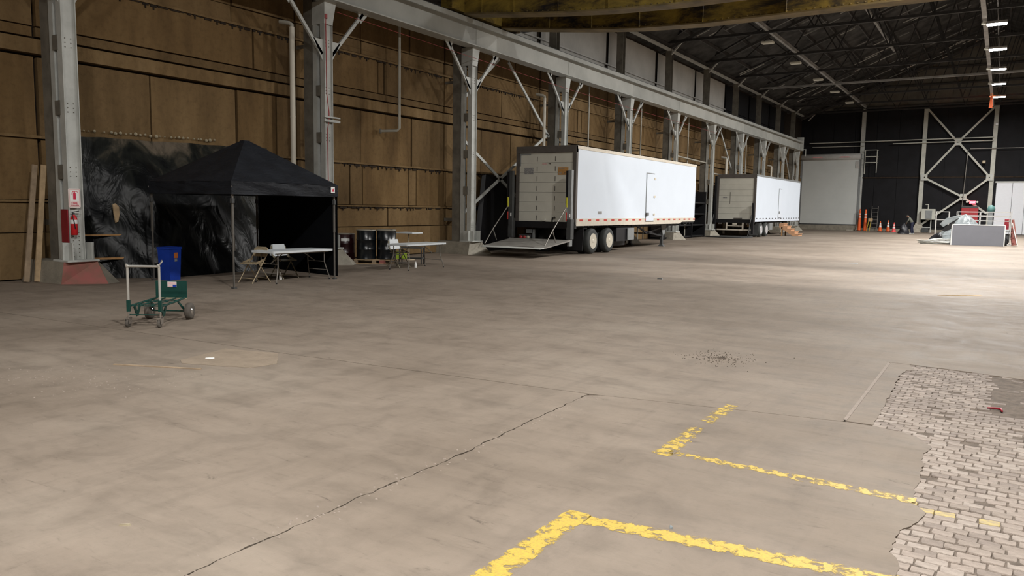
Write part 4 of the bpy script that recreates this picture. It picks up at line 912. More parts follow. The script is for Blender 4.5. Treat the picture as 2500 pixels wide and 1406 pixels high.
# ================================================================== TRAILERS
def wheel_pair(t, x, y, mt, mf, r=.50):
    for k, dx in enumerate((0, -.33)):
        MB().lathe((x + dx, y, r), (-1, 0, 0), [(0, r * .55), (.0, r * .82), (.02, r * .93), (.05, r * .985), (.12, r), (.17, r), (.23, r * .985), (.27, r * .90), (.27, r * .55)], 36).build('tyre', mf, t)
    wd = MB().lathe((x + .002, y, r), (-1, 0, 0), [(0, r * .60), (-.012, r * .585), (.0, r * .56), (.05, r * .53), (.16, r * .50), (.19, r * .40), (.17, r * .27), (.08, r * .24), (.02, r * .20), (.0, r * .16), (-.01, r * .05)], 28).build('wheel_disc', mt, t)
    mb = MB()
    for k in range(10): a = 2 * PI * k / 10; mb.lathe((x - .175, y + r * .34 * math.cos(a), r + r * .34 * math.sin(a)), (1, 0, 0), [(0, .018), (.05, .016)], 6)
    mb.build('lug_nuts', 'darkgrey', wd)
def trailer(x1, yr, yf, ztop, zbot, label, big):
    x0 = x1 - 2.60; t = root('box_trailer', ((x0 + x1) / 2, (yr + yf) / 2, 0), 0, label, 'trailer', 'white box trailers')
    W_ = 'trailer_white'; zb = zbot + .28
    MB().box(x1 - .03, x1, yr + .10, yf, zb, ztop - .12).build('side_panel', W_, t)
    MB().box(x0, x0 + .03, yr + .10, yf, zb, ztop - .12).build('side_panel', W_, t)
    MB().box(x0, x1, yf - .03, yf, zb, ztop - .12).build('front_panel', W_, t)
    MB().box(x0 + .01, x1 - .01, yr + .05, yf - .01, ztop - .05, ztop - .01).build('roof_skin', W_, t)
    MB().box(x1 - .03, x1 + .015, yr + .10, yf, ztop - .12, ztop).box(x0 - .015, x0 + .03, yr + .1, yf, ztop - .12, ztop).build('top_rail', 'trailer_cream' if big else 'midgrey', t)
    # stepped bottom rail
    if big: prof = [(yr + .1, zbot), (yf - 2.2, zbot), (yf - 1.85, zbot + .09), (yf, zbot + .10), (yf, zb), (yr + .1, zb)]
    else: prof = [(yr + .1, zbot), (yf, zbot + .02), (yf, zb), (yr + .1, zb)]
    for xa, xb in ((x1 - .03, x1 + .012), (x0 - .012, x0 + .03)): MB().prism(prof, 'x', xa, xb).build('bottom_rail', 'trailer_cream' if big else W_, t)
    MB().box(x0 + .03, x1 - .03, yr + .1, yf - .03, zbot + .05, zb).build('floor_deck', 'darkgrey', t)
    for q in (-.45, .45): MB().box((x0 + x1) / 2 + q - .05, (x0 + x1) / 2 + q + .05, yr + .3, yf - .4, zbot - .14, zbot + .05).build('chassis_beam', 'black', t)
    yy = yr + .8
    xm = MB()
    while yy < yf - .3: xm.box(x0 + .05, x1 - .05, yy, yy + .05, zbot - .04, zbot + .05); yy += .42
    xm.build('cross_members', 'black', t)
    # marker strip
    n_ = 19 if big else 16
    for k in range(n_):
        yy = yr + .35 + k * (yf - yr - .6) / (n_ - 1)
        if big and abs(yy - (yr + 7.1)) < .4: continue
        MB().box(x1 + .012, x1 + .018, yy, yy + .27, zb - .10, zb - .035).build('reflector', 'reflect_red' if big else 'darkgrey', t)
    # rear frame and door
    F = 'trailer_frame' if big else 'trailer_frame'
    MB().box(x0 - .01, x0 + .12, yr, yr + .14, zbot + .05, ztop).build('rear_post', F, t)
    MB().box(x1 - .13, x1 + .01, yr, yr + .14, zbot + .05, ztop).build('rear_post', F, t)
    MB().box(x0 - .01, x1 + .01, yr - .01, yr + .14, ztop - .24, ztop + .01).build('rear_header', F, t)
    MB().box(x0, x1, yr - .02, yr + .14, zbot - .10, zbot + .14).build('rear_sill', 'black', t)
    z0 = zbot + .14; z1 = ztop - .24; n_ = 7; xs = [x0 + .12, x0 + .12 + (x1 - x0 - .25) * .335, x0 + .12 + (x1 - x0 - .25) * .67, x1 - .13]
    hh = (z1 - z0) / n_
    for k in range(n_):
        za = z0 + k * hh
        MB().cbox(x0 + .12, x1 - .13, yr + .05, yr + .09, za + .004, za + hh - .004, .004).build('door_panel', 'door_cream', t)
        if big:
            for q in (1, 2): MB().box(xs[q] - .012, xs[q] + .012, yr + .044, yr + .05, za + .05, za + hh * .62).build('hinge', 'seam', t)
    if big:
        MB().box(xs[0] + .22, xs[0] + .62, yr + .040, yr + .049, z0 + hh * 4.85, z0 + hh * 5.5).build('grey_notice', 'print_grey', t)
        MB().box(xs[2] + .12, xs[2] + .56, yr + .040, yr + .049, z0 + hh * 4.75, z0 + hh * 5.5).build('orange_placard', 'print_orange', t)
        MB().box(xs[2] + .16, xs[2] + .40, yr + .038, yr + .041, z0 + hh * 5.32, z0 + hh * 5.40).build('placard_print', 'wood_grey', t)
        MB().box(xs[2] + .16, xs[2] + .28, yr + .038, yr + .041, z0 + hh * 4.82, z0 + hh * 5.05).build('placard_print', 'wood_grey', t)
        MB().prism([(xs[2] + .34, z0 + hh * 4.9), (xs[2] + .42, z0 + hh * 4.9), (xs[2] + .45, z0 + hh * 5.0)], 'y', yr + .037, yr + .041).build('placard_print', 'seam', t)
        for k in range(5): MB().box(xs[1] + .22 + k * .045, xs[1] + .25 + k * .045, yr + .041, yr + .049, z0 + hh * 5.83, z0 + hh * 5.92).build('faded_letter', 'sign_fade', t)
        MB().prism([(xs[1] + .46, z0 + hh * 5.93), (xs[1] + .60, z0 + hh * 5.95), (xs[1] + .57, z0 + hh * 5.82), (xs[1] + .52, z0 + hh * 5.90)], 'y', yr + .04, yr + .049).build('faded_mark', 'seam', t)
        MB().box(xs[0] + .03, xs[0] + .06, yr + .02, yr + .05, z0 + hh * 5.7, z1 - .03).box(xs[0] + .06, xs[0] + .5, yr + .02, yr + .05, z1 - .06, z1 - .03).build('door_track', 'midgrey', t)
        MB().box(xs[1] + .30, xs[1] + .42, yr - .03, yr + .04, z0 + .03, z0 + .12).box(xs[1] + .45, xs[1] + .80, yr - .02, yr + .04, z0 + .00, z0 + .06).build('latch', 'door_cream', t)
        MB().box(xs[2] - .06, xs[2] - .02, yr - .05, yr + .0, z0 - .02, z0 + .14).bar((xs[2] - .05, yr - .04, z0 + .15), (xs[2] + .10, yr - .04, z0 + .155), .03, .025).build('latch_lever', 'black', t)
    else:
        MB().box(xs[0] + .28, xs[0] + .56, yr + .040, yr + .049, z0 + hh * 3.6, z0 + hh * 3.75).build('grey_notice', 'print_grey', t)
        MB().box(xs[0] + .75, xs[0] + .78, yr + .044, yr + .05, z0 + hh * 2.6, z0 + hh * 4.6).build('hinge', 'seam', t)
        MB().box(xs[1] + .30, xs[1] + .85, yr - .02, yr + .04, z0 + .02, z0 + .10).build('latch', 'trailer_frame', t)
    return t, x0
T1X, T1R, T1F = -13.40, 25.35, 38.5
t1, x0 = trailer(T1X, T1R, T1F, 4.07, 1.10, 'long white box trailer with its tail lift lowered', True)
# side door with hinges
ya, yb = 32.0, 32.95
MB().box(T1X + .001, T1X + .012, ya, yb, 1.22, 3.38).build('door_frame', 'midgrey', t1)
sd_ = MB().box(T1X + .012, T1X + .03, ya + .04, yb - .04, 1.26, 3.34).build('side_door', 'trailer_white', t1)
for z in (1.5, 2.3, 3.1): MB().cbox(T1X + .03, T1X + .055, yb - .12, yb + .06, z, z + .09, .005).build('door_hinge', 'trailer_cream', sd_)
MB().cbox(T1X + .03, T1X + .08, ya + .08, ya + .26, 1.50, 1.62, .01).build('door_lock', 'midgrey', sd_)
MB().bar((T1X + .05, ya + .02, 1.45), (T1X + .05, ya + .02, 1.62), .03, .04).build('door_handle', 'seam', sd_)
MB().box(T1X, T1X + .01, T1R + 1.9, T1R + 2.25, 1.55, 1.66).build('grey_sticker', 'print_grey', t1)
for y in (26.95, 28.42):
    wheel_pair(t1, T1X - .02, y, 'rim', 'rubber', .50); 
    for dx in (0,): MB().tube([(T1X - .3, y, .5), (T1X - 2.3, y, .5)], .07, 8).build('axle', 'black', t1)
    for k in range(2): MB().lathe((T1X - 2.0 - k * .33, y, .5), (-1, 0, 0), [(0, .28), (0, .42), (.05, .49), (.22, .49), (.27, .42), (.27, .28)], 24).build('tyre', 'rubber', t1)
MB().loft([(T1X - .62, 25.95, .17), (T1X + .02, 25.95, .17), (T1X + .02, 25.98, .17), (T1X - .62, 25.98, .17)], [(T1X - .62, 26.05, .98), (T1X + .02, 26.05, .98), (T1X + .02, 26.08, .98), (T1X - .62, 26.08, .98)]).build('mud_flap', 'black', t1)
MB().bar((T1X - .62, 26.1, 1.0), (T1X + .02, 26.3, 1.0), .03, .05).build('flap_bracket', 'darkgrey', t1)
MB().cbox(T1X - .10, T1X - .04, 30.3, 30.95, .46, .96, .01).build('control_box', 'midgrey', t1)
MB().cbox(T1X - .6, T1X - .12, 29.3, 31.0, .42, .98, .02).build('lift_power_unit', 'black', t1)
MB().box(T1X - .7, T1X - .5, 29.6, 31.0, .20, .45).build('lift_power_unit', 'black', t1)
MB().cbox(T1X - .9, T1X - .84, 31.3, 31.6, .5, .96, .01).build('control_box', 'midgrey', t1)
for y in (31.7, 32.35, 33.0): MB().bar((T1X - .5, y, 1.05), (T1X - .5, y, .40), .04, .04).build('hanger_bar', 'darkgrey', t1)
for q in (-.45, -2.1):
    MB().bar((T1X + q, 35.2, .08), (T1X + q, 35.2, 1.08), .12, .12).build('landing_leg', 'darkgrey', t1)
    MB().prism([(34.95, 1.05), (35.60, 1.05), (35.40, .62), (35.28, .52), (35.14, .62)], 'x', T1X + q + .03, T1X + q + .07).build('leg_plate', 'midgrey', t1)
    MB().loft([(T1X + q - .16, 35.04, 0), (T1X + q + .16, 35.04, 0), (T1X + q + .16, 35.36, 0), (T1X + q - .16, 35.36, 0)], [(T1X + q - .07, 35.13, .10), (T1X + q + .07, 35.13, .10), (T1X + q + .07, 35.27, .10), (T1X + q - .07, 35.27, .10)]).build('leg_foot', 'darkgrey', t1)
    MB().bar((T1X + q, 35.2, .50), (T1X + q, 33.2, .74), .06, .07).bar((T1X + q, 35.2, .92), (T1X + q, 33.2, .68), .06, .07).bar((T1X + q, 33.2, .70), (T1X + q, 32.0, 1.08), .06, .07).build('leg_brace', 'black', t1)
MB().bar((T1X - .45, 35.2, .6), (T1X - 2.1, 35.2, .6), .06, .06).build('cross_shaft', 'darkgrey', t1)
MB().cbox(x0 + .08, x0 + .62, T1R + .1, T1R + .2, .50, .72, .01).build('lamp_bracket', 'darkgrey', t1)
for k in range(3): MB().lathe((x0 + .20 + k * .16, T1R + .10, .61), (0, -1, 0), [(0, .07), (.03, .065), (.035, .0001)], 14).build('tail_lamp', 'tail_red' if k < 2 else 'rim', t1)
MB().box(x0 + .42, x0 + .72, T1R + .12, T1R + .2, .78, .92).box(x0 + .70, x0 + .78, T1R + .12, T1R + .2, .5, .92).build('number_bracket', 'midgrey', t1)
# tail lift
for s_, x in ((1, T1X - .02), (-1, x0 + .02)):
    MB().box(x - .07, x + .07, T1R - .42, T1R - .26, 1.05, 3.15).box(x - .085, x - .07 if s_ < 0 else x - .07, T1R - .44, T1R - .24, 1.05, 3.15).build('lift_post', 'midgrey' if s_ > 0 else 'darkgrey', t1)
    MB().box(x - .15, x - .07, T1R - .44, T1R - .22, 1.9, 3.12).build('lift_channel', 'black', t1)
    MB().box(x - .09, x + .09, T1R - .44, T1R - .20, .62, 1.35).build('lift_runner', 'darkgrey', t1)
    MB().box(x - .05, x + .05, T1R - .42, T1R - .22, .36, .62).build('lift_shoe', 'midgrey', t1)
    MB().cbox(x - .13, x - .06, T1R - .47, T1R - .44, 1.78, 2.15, .01).build('yellow_reflector', 'reflect_yellow', t1)
    MB().box(x - .12, x - .08, T1R - .46, T1R - .44, 1.30, 1.60).build('red_reflector', 'reflect_red', t1)
    MB().cbox(x + .0, x + .05, T1R - .44, T1R - .42, 1.42, 1.55, .005).build('marker_lamp', 'white', t1)
    MB().tube([(x - .10, T1R - .45, 1.80), (x - .10 + .0, 23.9, .95), (x - .12, 23.4, .42)], .022, 6).tube([(x - .10, 23.9, .95), (x - .10, 24.15, .52)], .02, 6).build('lift_chain', 'grey_tube', t1)
    MB().bar((x - .1, T1R + .05, 1.0), (x - .1, T1R - .30, .95), .1, .12).build('lift_arm', 'black', t1)
MB().loft([(-15.85, 22.95, .34), (-13.30, 22.95, .34), (-13.30, 24.85, .545), (-15.85, 24.85, .545)], [(-15.85, 22.95, .375), (-13.30, 22.95, .375), (-13.30, 24.85, .60), (-15.85, 24.85, .60)]).build('lift_platform', 'deck', t1)
MB().loft([(-15.80, 22.70, .33), (-13.34, 22.70, .33), (-13.30, 22.95, .34), (-15.85, 22.95, .34)], [(-15.80, 22.70, .345), (-13.34, 22.70, .345), (-13.30, 22.95, .378), (-15.85, 22.95, .378)]).build('platform_lip', 'steel', t1)
MB().loft([(-14.75, 22.97, .372), (-13.75, 22.97, .372), (-13.75, 23.07, .385), (-14.75, 23.07, .385)], [(-14.75, 22.97, .384), (-13.75, 22.97, .384), (-13.75, 23.07, .396), (-14.75, 23.07, .396)]).build('kick_stop', 'trailer_frame', t1)
# second trailer
T2X, T2R, T2F = -14.0, 52.1, 65.3
t2, x0b = trailer(T2X, T2R, T2F, 4.22, 1.06, 'small looking white box trailer farther back with wooden steps', False)
MB().box(T2X, T2X + .012, 58.35, 59.3, 1.28, 3.45).build('door_frame', 'midgrey', t2)
sd_ = MB().box(T2X + .012, T2X + .03, 58.42, 59.23, 1.32, 3.40).build('side_door', 'trailer_white', t2)
MB().cbox(T2X + .03, T2X + .07, 58.5, 58.7, 1.62, 1.8, .01).build('door_lock', 'midgrey', sd_)
for y in (54.0, 55.45):
    wheel_pair(t2, T2X - .02, y, 'rim_bright', 'rubber', .50); MB().tube([(T2X - .3, y, .5), (T2X - 2.3, y, .5)], .07, 8).build('axle', 'black', t2)
MB().box(T2X - .62, T2X, 53.2, 53.23, .12, .95).build('mud_flap', 'darkgrey', t2)
MB().bar((x0b + .1, T2R - .05, .50), (T2X - .1, T2R - .05, .50), .10, .09).build('under_ride_bar', 'trailer_cream', t2)
for q in (.75, 1.85): MB().bar((x0b + q, T2R - .04, .5), (x0b + q, T2R - .04, .98), .09, .06).build('bar_hanger', 'trailer_cream', t2)
MB().bar((x0b + .75, T2R - .06, .76), (x0b + 1.85, T2R - .06, .76), .04, .04).build('step_bar', 'trailer_cream', t2)
for q in (.22, .36, 2.1, 2.26): MB().lathe((x0b + q, T2R - .03, .90), (0, -1, 0), [(0, .055), (.03, .05)], 12).build('tail_lamp', 'trailer_frame', t2)
MB().box(x0b + 1.15, x0b + 1.45, T2R - .06, T2R - .02, .84, .95).build('number_plate', 'rim', t2)
for x in (T2X - .02, x0b + .02):
    MB().box(x - .07, x + .07, T2R - .42, T2R - .26, .25, 4.1 if x < -15 else 2.3).build('lift_post', 'black', t2)
    MB().tube([(x - .08, T2R - .4, 1.5), (x - .08, 51.0, .1)], .03, 6).build('lift_chain', 'darkgrey', t2)
MB().loft([(x0b - .1, 50.1, .03), (T2X - .3, 50.1, .03), (T2X + .05, 51.7, .03), (x0b - .1, 51.7, .03)], [(x0b - .1, 50.1, .06), (T2X - .3, 50.1, .06), (T2X + .05, 51.7, .10), (x0b - .1, 51.7, .10)]).build('lift_platform', 'darkgrey', t2)
MB().cbox(T2X - .5, T2X - .1, 56.6, 57.4, .45, .95, .02).build('tool_box', 'midgrey', t2)
MB().bar((T2X - .45, 61.9, .1), (T2X - .45, 61.9, 1.05), .12, .12).build('landing_leg', 'darkgrey', t2)
MB().cbox(T2X - .62, T2X - .28, 61.7, 62.1, 0, .08, .02).build('leg_foot', 'darkgrey', t2)
MB().bar((T2X - 2.1, 61.9, 0), (T2X - 2.1, 61.9, 1.05), .12, .12).build('landing_leg', 'darkgrey', t2)
# wooden steps
t = root('wooden_steps', (-13.3, 59, 0), 0, 'orange plywood steps leading up to the small trailer side door', 'steps')
for k in range(5):
    xa = -13.82 + k * .27; z = .92 - k * .185
    MB().cbox(xa, xa + .32, 58.35, 59.55, z - .04, z, .01).build('tread', 'plywood', t)
    MB().box(xa + .25, xa + .27, 58.4, 59.5, z - .20, z - .04).build('riser', 'plywood', t)
for y in (58.36, 59.50):
    pts = [(-13.90, 1.0), (-13.55, 1.0)]
    for k in range(5): xa = -13.82 + k * .27; z = .88 - k * .185; pts += [(xa + .27, z), (xa + .27, z - .185)]
    pts = [(-13.86, .88)] + pts[2:-1] + [(-12.47, 0), (-12.85, 0), (-13.86, .62)]
    MB().prism(pts, 'y', y, y + .04).build('stringer', 'plywood', t)
    MB().box(-13.70, -13.61, y, y + .06, 0, .66).build('support_post', 'wood_orange', t)
# dark tarpaulins filling the wall behind, between trailers and beside the first
t = root('black_tarp', (-17.4, 24.9, 0), 0, 'black tarpaulin on the wall left of the long trailer', 'tarpaulin')
MB().loft([(-17.7, 24.9, .02), (-17.5, 25.05, .02), (-17.4, 27.6, .02), (-17.7, 28.2, .02)], [(-17.72, 25.5, 3.0), (-17.6, 25.6, 3.05), (-17.6, 27.6, 3.1), (-17.72, 28.0, 3.1)]).build('tarp_sheet', 'black', t)
t = root('dark_rack', (-17.2, 46, 0), 0, 'dark stacked racking in the gap between the two trailers', 'rack')
for k in range(4):
    MB().cbox(-17.7, -16.9, 43.2, 50.6, .72 * k + .05, .72 * k + .13, .01).build('shelf_board', 'black', t)
for y in (43.2, 45.6, 48.0, 50.5): MB().box(-17.75, -16.85, y, y + .10, 0, 3.0).build('upright', 'black', t)
MB().box(-17.75, -17.70, 43.2, 50.6, 0, 2.9).build('back_sheet', 'black', t)
t = root('dark_cabinet', (-16.3, 51.0, 0), 0, 'black stacked crates left of the small trailer rear doors', 'crates')
for k in range(3): MB().cbox(-17.0, -16.65, 51.75, 52.0, .9 * k, .9 * k + .86, .03).build('crate', 'black', t)

# ================================================================== FAR END
t = root('roll_up_door', (-15.1, YF - .5, 0), 0, 'tall pale roll-up door with a drum hood at the far left corner', 'door')
for k in range(18): MB().cbox(-17.85, -12.42, YF - .42, YF - .37, .62 + k * .365, .62 + (k + 1) * .365 - .001, .001).build('slat', 'roller', t)
MB().lathe((-17.95, YF - .35, 7.35), (1, 0, 0), [(0, .30), (.02, .33), (5.62, .33), (5.64, .30)], 16).build('drum_hood', 'roller_hood', t)
for x in (-16.9, -14.3):
    MB().loft([(x, YF - .695, 7.26), (x + 1.1, YF - .695, 7.26), (x + 1.1, YF - .67, 7.26), (x, YF - .67, 7.26)], [(x + .2, YF - .695, 7.38), (x + .9, YF - .695, 7.38), (x + .9, YF - .67, 7.38), (x + .2, YF - .67, 7.38)]).build('red_mark', 'sign_fade', t)
for x in (-18.0, -12.42): MB().box(x, x + .22, YF - .45, YF - .05, 0, 7.6).build('guide_rail', 'midgrey', t)
MB().box(-17.85, -12.42, YF - .45, YF - .3, .50, .62).build('bottom_bar', 'darkgrey', t)
MB().box(-17.95, -12.3, YF - .55, YF - .2, 0, .50).build('threshold', 'concrete', t)
MB().box(-12.72, -12.42, YF - .5, YF - .42, 6.2, 6.9).build('side_plate', 'roller_hood', t)
MB().cbox(-13.2, -12.6, YF - .95, YF - .6, 0, .1, .02).build('door_stop', 'concrete_pale', t)
for x, zt, lab in ((-12.24, 12.0, 'tall pale far wall post right of the roll-up door'), (-6.82, 11.8, 'tall pale far wall post carrying the meter box and cross bracing'), (-1.12, 11.8, 'tall pale far wall post beside the white hangar doors')):
    t = root('wind_post', (x, YF - .3, 0), 0, lab, 'post', 'far wall posts')
    MB().box(x - .17, x + .17, YF - .42, YF - .40, 0, zt).box(x - .17, x + .17, YF - .12, YF - .1, 0, zt).box(x - .01, x + .01, YF - .4, YF - .12, 0, zt).build('post_section', 'far_post' if x > -12 else 'steel', t)
    fw_ = .55 if x > -12 else .1
    MB().loft([(x - fw_, YF - .9, 0), (x + fw_, YF - .9, 0), (x + fw_, YF - .1, 0), (x - fw_, YF - .1, 0)], [(x - fw_ * .45, YF - .5, .9), (x + fw_ * .45, YF - .5, .9), (x + fw_ * .45, YF - .1, .9), (x - fw_ * .45, YF - .1, .9)]).build('concrete_foot', 'concrete_pale', t)
t = root('cross_bracing', (-4, YF - .5, 0), 0, 'pale steel cross bracing between the two right far wall posts', 'brace')
Yb = YF - .5
for (a, b_) in (((-6.7, 11.7), (-4.05, 8.5)), ((-1.2, 11.7), (-4.0, 8.5)), ((-4.05, 8.5), (-6.65, 5.25)), ((-4.0, 8.5), (-1.25, 5.2)), ((-6.65, 5.25), (-3.3, 3.4)), ((-1.25, 5.2), (-3.25, 3.4)), ((-3.3, 3.4), (-6.6, .75)), ((-3.2, 3.35), (-1.3, 1.9))):
    MB().bar((a[0], Yb, a[1]), (b_[0], Yb, b_[1]), .09, .17).build('brace_bar', 'far_post', t)
for x, z in ((-6.62, 5.25), (-4.02, 8.5), (-1.3, 5.2), (-3.27, 3.4)): MB().cbox(x - .28, x + .28, Yb - .04, Yb + .04, z - .3, z + .3, .02).build('gusset', 'steel', t)
t = root('far_pipes', (-10, Yb, 8.5), 0, 'thin pale pipes running across the far wall at mid height', 'pipe')
MB().tube([(-17.2, Yb - .1, 8.75), (-11.2, Yb - .1, 8.78), (-1.2, Yb - .1, 8.85)], .05, 6).build('pipe_run', 'far_post', t)
MB().tube([(-16.9, Yb - .1, 8.35), (-12, Yb - .1, 8.35)], .035, 6).tube([(-9.5, Yb - .1, 8.5), (-1.2, Yb - .1, 8.55)], .05, 6).build('pipe_run', 'far_post', t)
MB().tube([(-3.0, Yb - .1, 7.84), (9, Yb - .1, 7.84)], .04, 6).tube([(-3.3, Yb - .15, 2.5), (-3.15, Yb - .15, 7.8)], .04, 6).build('pipe_run', 'grey_tube', t)
MB().cbox(-1.15, -.95, Yb - .15, Yb - .0, 9.9, 10.1, .01).build('junction_box', 'white', t)
MB().cbox(-1.95, -1.7, Yb - .2, Yb, 6.5, 6.75, .02).build('flood_lamp', 'tan', t)
t = root('ladder_cage', (-11.3, YF - .7, 5.6), 0, 'pale yellow ladder cage bolted high on the far wall', 'ladder')
cg = MB()
for x in (-11.85, -10.78): cg.bar((x, YF - .9, 5.6 if x < -11 else 5.7), (x, YF - .9, 7.95), .07, .07)
cg.build('side_rail', 'far_post', t)
for z in (6.72, 7.3, 7.93): MB().bar((-11.85, YF - .9, z), (-10.78, YF - .9, z), .07, .06).bar((-10.78, YF - .9, z), (-10.78, YF - .1, z), .05, .05).build('hoop', 'far_post', t)
# stored ladder leaning lower down
t = root('step_ladder', (-10.7, YF - .4, 0), 0, 'dark narrow ladder standing behind the yellow sign', 'ladder')
for x in (-11.0, -10.45): MB().bar((x, YF - .45, 0), (x, YF - .35, 2.45), .05, .05).build('side_rail', 'grey_tube', t)
for k in range(6): MB().bar((-11.0, YF - .42, .35 + k * .38), (-10.45, YF - .42, .35 + k * .38), .04, .03).build('rung', 'grey_tube', t)
t = root('white_hangar_doors', (2.5, YF - .3, 0), 0, 'row of tall white door leaves at the far right', 'door')
xs = [-.72, .55, 1.55, 2.8, 4.05, 5.3, 6.55]
for a, b_ in zip(xs[:-1], xs[1:]): MB().cbox(a + .012, b_ - .012, YF - .30, YF - .22, .05, 4.72, .01).build('door_leaf', 'door_white', t)
MB().box(-.8, 6.65, YF - .32, YF - .18, 4.72, 4.86).build('head_rail', 'steel', t)
# exit sign and red crate area
t = root('exit_sign', (-2.5, YF - .7, 2.8), 0, 'glowing red exit sign on the far wall', 'sign')
sf_ = MB().cbox(-2.72, -2.22, YF - .8, YF - .7, 2.78, 3.05, .01).build('sign_face', 'exit', t)
letter('EXIT', .22, 'exit_letter', sf_, (-2.47, YF - .81, 2.905), (1, 0, 0), (0, 0, 1))
for x in (-2.92, -2.10): MB().lathe((x, YF - .72, 2.95), (0, -1, 0), [(0, .07), (.1, .09)], 10).build('emergency_head', 'lamp_off', t)
t = root('red_cabinet', (-2.6, 80.4, 0), 0, 'red cabinet under the exit sign', 'cabinet')
MB().cbox(-3.3, -1.95, 82.5, 83.3, .05, 2.42, .03).build('cabinet_body', 'cabinet_red', t)
MB().box(-2.65, -2.62, 82.49, 82.5, .1, 2.35).build('door_seam', 'darkred', t)
MB().box(-3.3, -1.95, 82.45, 82.55, 2.42, 2.58).build('cabinet_top', 'darkgrey', t)
# delineators, cones
def delineator(x, y, label, h):
    t = root('traffic_delineator', (x, y, 0), 0, label, 'delineator', 'tall orange traffic delineators')
    MB().lathe((0, 0, .05), (0, 0, 1), [(0, .17), (.3, .15), (h - .45, .10), (h - .12, .08), (h - .05, .03), (h, .05)], 12).build('tube', 'orange', t, local=True)
    MB().cbox(-.25, .25, -.25, .25, 0, .06, .02).build('base', 'black', t, local=True)
    for z in (h * .62, h * .76): MB().lathe((0, 0, z), (0, 0, 1), [(0, .118), (.11, .112)], 12).build('collar', 'cone_white', t, local=True)
delineator(-12.0, 83.1, 'tall orange delineator standing left of its twin by the roll-up door', 2.12)
delineator(-11.45, 82.9, 'tall orange delineator standing right of its twin by the roll-up door', 2.1)
def cone(x, y, label, h=.80, mt='orange', stack=True):
    t = root('traffic_cone', (x, y, 0), 0, label, 'cone', 'traffic cones by the far wall')
    MB().lathe((0, 0, .03), (0, 0, 1), [(0, .19), (h - .03, .03)], 14).build('cone_body', mt, t, local=True)
    MB().cbox(-.24, .24, -.24, .24, 0, .035, .01).build('base', 'black' if stack else mt, t, local=True)
    for z0, z1 in ((.40, .58), (.66, .80)):
        ra = .19 - (.16) * (z0 * h) / h; rb = .19 - .16 * z1; MB().lathe((0, 0, z0 * h), (0, 0, 1), [(0, .196 - .165 * z0), ((z1 - z0) * h, .196 - .165 * z1)], 14).build('collar', 'cone_white', t, local=True)
for x, y, lab, h, mt, st in ((-10.05, 82.7, 'orange traffic cone, leftmost of the three by the far wall', 1.02, 'orange', True), (-9.35, 82.7, 'orange traffic cone, middle of the three by the far wall', 1.1, 'orange', True), (-8.72, 81.6, 'bright red traffic cone, rightmost of the three by the far wall', .92, 'cone_pink', False)):
    cone(x, y, lab, h, mt, st)
t = root('floor_sign', (-10.9, 82.2, 0), 0, 'small yellow folding floor sign with a white top plate', 'sign')
MB().bar((-11.2, 82.2, 0), (-11.05, 82.4, 1.2), .05, .04).bar((-10.95, 82.2, 0), (-10.85, 82.4, 1.2), .05, .04).build('leg', 'yellow', t)
MB().cbox(-11.12, -10.72, 82.36, 82.40, .95, 1.27, .01).build('plate', 'wood', t)
# utility box on the far post
t = root('meter_box', (-6.0, 82.2, 1.2), 0, 'pale framed meter box mounted on the far post', 'box')
MB().cbox(-6.62, -5.42, 82.9, 83.3, 1.25, 2.25, .03).build('box_body', 'far_post', t)
MB().cbox(-6.25, -5.7, 82.86, 82.9, 1.35, 2.1, .01).build('grey_cover', 'midgrey', t)
MB().tube([(-6.05, 83.1, 2.25), (-6.05, 83.1, 2.65), (-6.3, 83.1, 2.67)], .05, 8).build('riser_pipe', 'far_post', t)
MB().bar((-5.75, 83.1, 0), (-5.75, 83.1, 1.25), .08, .08).bar((-6.45, 83.1, .5), (-5.75, 83.1, .5), .07, .07).build('stand', 'steel', t)
MB().cbox(-6.5, -5.9, 82.9, 83.3, .05, .45, .03).build('lower_box', 'darkgrey', t)
# ---------------------------------------------------------------- stored stage panel, railings, lift, plastic heap
t = root('stage_panel', (-1.15, 51.4, 0), math.atan2(.37, 2.64), 'slate grey rectangular panel with a white edge standing on its side', 'panel')
Lp = 1.335
MB().box(-Lp + .05, Lp - .05, -.03, .03, .0, 1.16).build('panel_face', 'panel_grey', t, local=True)
MB().box(-Lp, -Lp + .05, -.045, .045, 0, 1.21).build('edge_trim', 'white', t, local=True)
MB().box(Lp - .05, Lp, -.045, .045, 0, 1.21).build('edge_trim', 'white', t, local=True)
MB().box(-Lp, Lp, -.045, .045, 1.16, 1.21).build('edge_trim', 'white', t, local=True)
t = root('scissor_lift', (-1.1, 53.6, 0), 0, 'platform lift with pale guard rails behind the slate grey panel', 'lift')
g = 'steel'
for x in (-2.32, -1.15, .35):
    for y in (53.0, 54.6): MB().bar((x, y, .9), (x, y, 1.93), .05, .05).build('rail_post', 'roller_hood', t)
for z in (1.42, 1.70, 1.93):
    for y in (53.0, 54.6): MB().bar((-2.32, y, z), (.35, y, z), .05, .05 if z != 1.70 else .09).build('guard_rail', 'roller_hood', t)
    for x in (-2.32, .35): MB().bar((x, 53.0, z), (x, 54.6, z), .045, .045).build('guard_rail', 'roller_hood' if x < 0 else 'redpaint', t)
MB().cbox(-2.35, .38, 52.95, 54.65, .80, .92, .02).build('platform', 'midgrey', t)
MB().cbox(-2.2, .40, 53.1, 54.5, .18, .62, .04).build('chassis', 'darkgrey', t)
for s_ in (53.15, 54.45): MB().bar((-2.0, s_, .55), (.2, s_, .85), .05, .09).bar((-2.0, s_, .85), (.2, s_, .55), .05, .09).build('scissor_arm', 'redpaint', t)
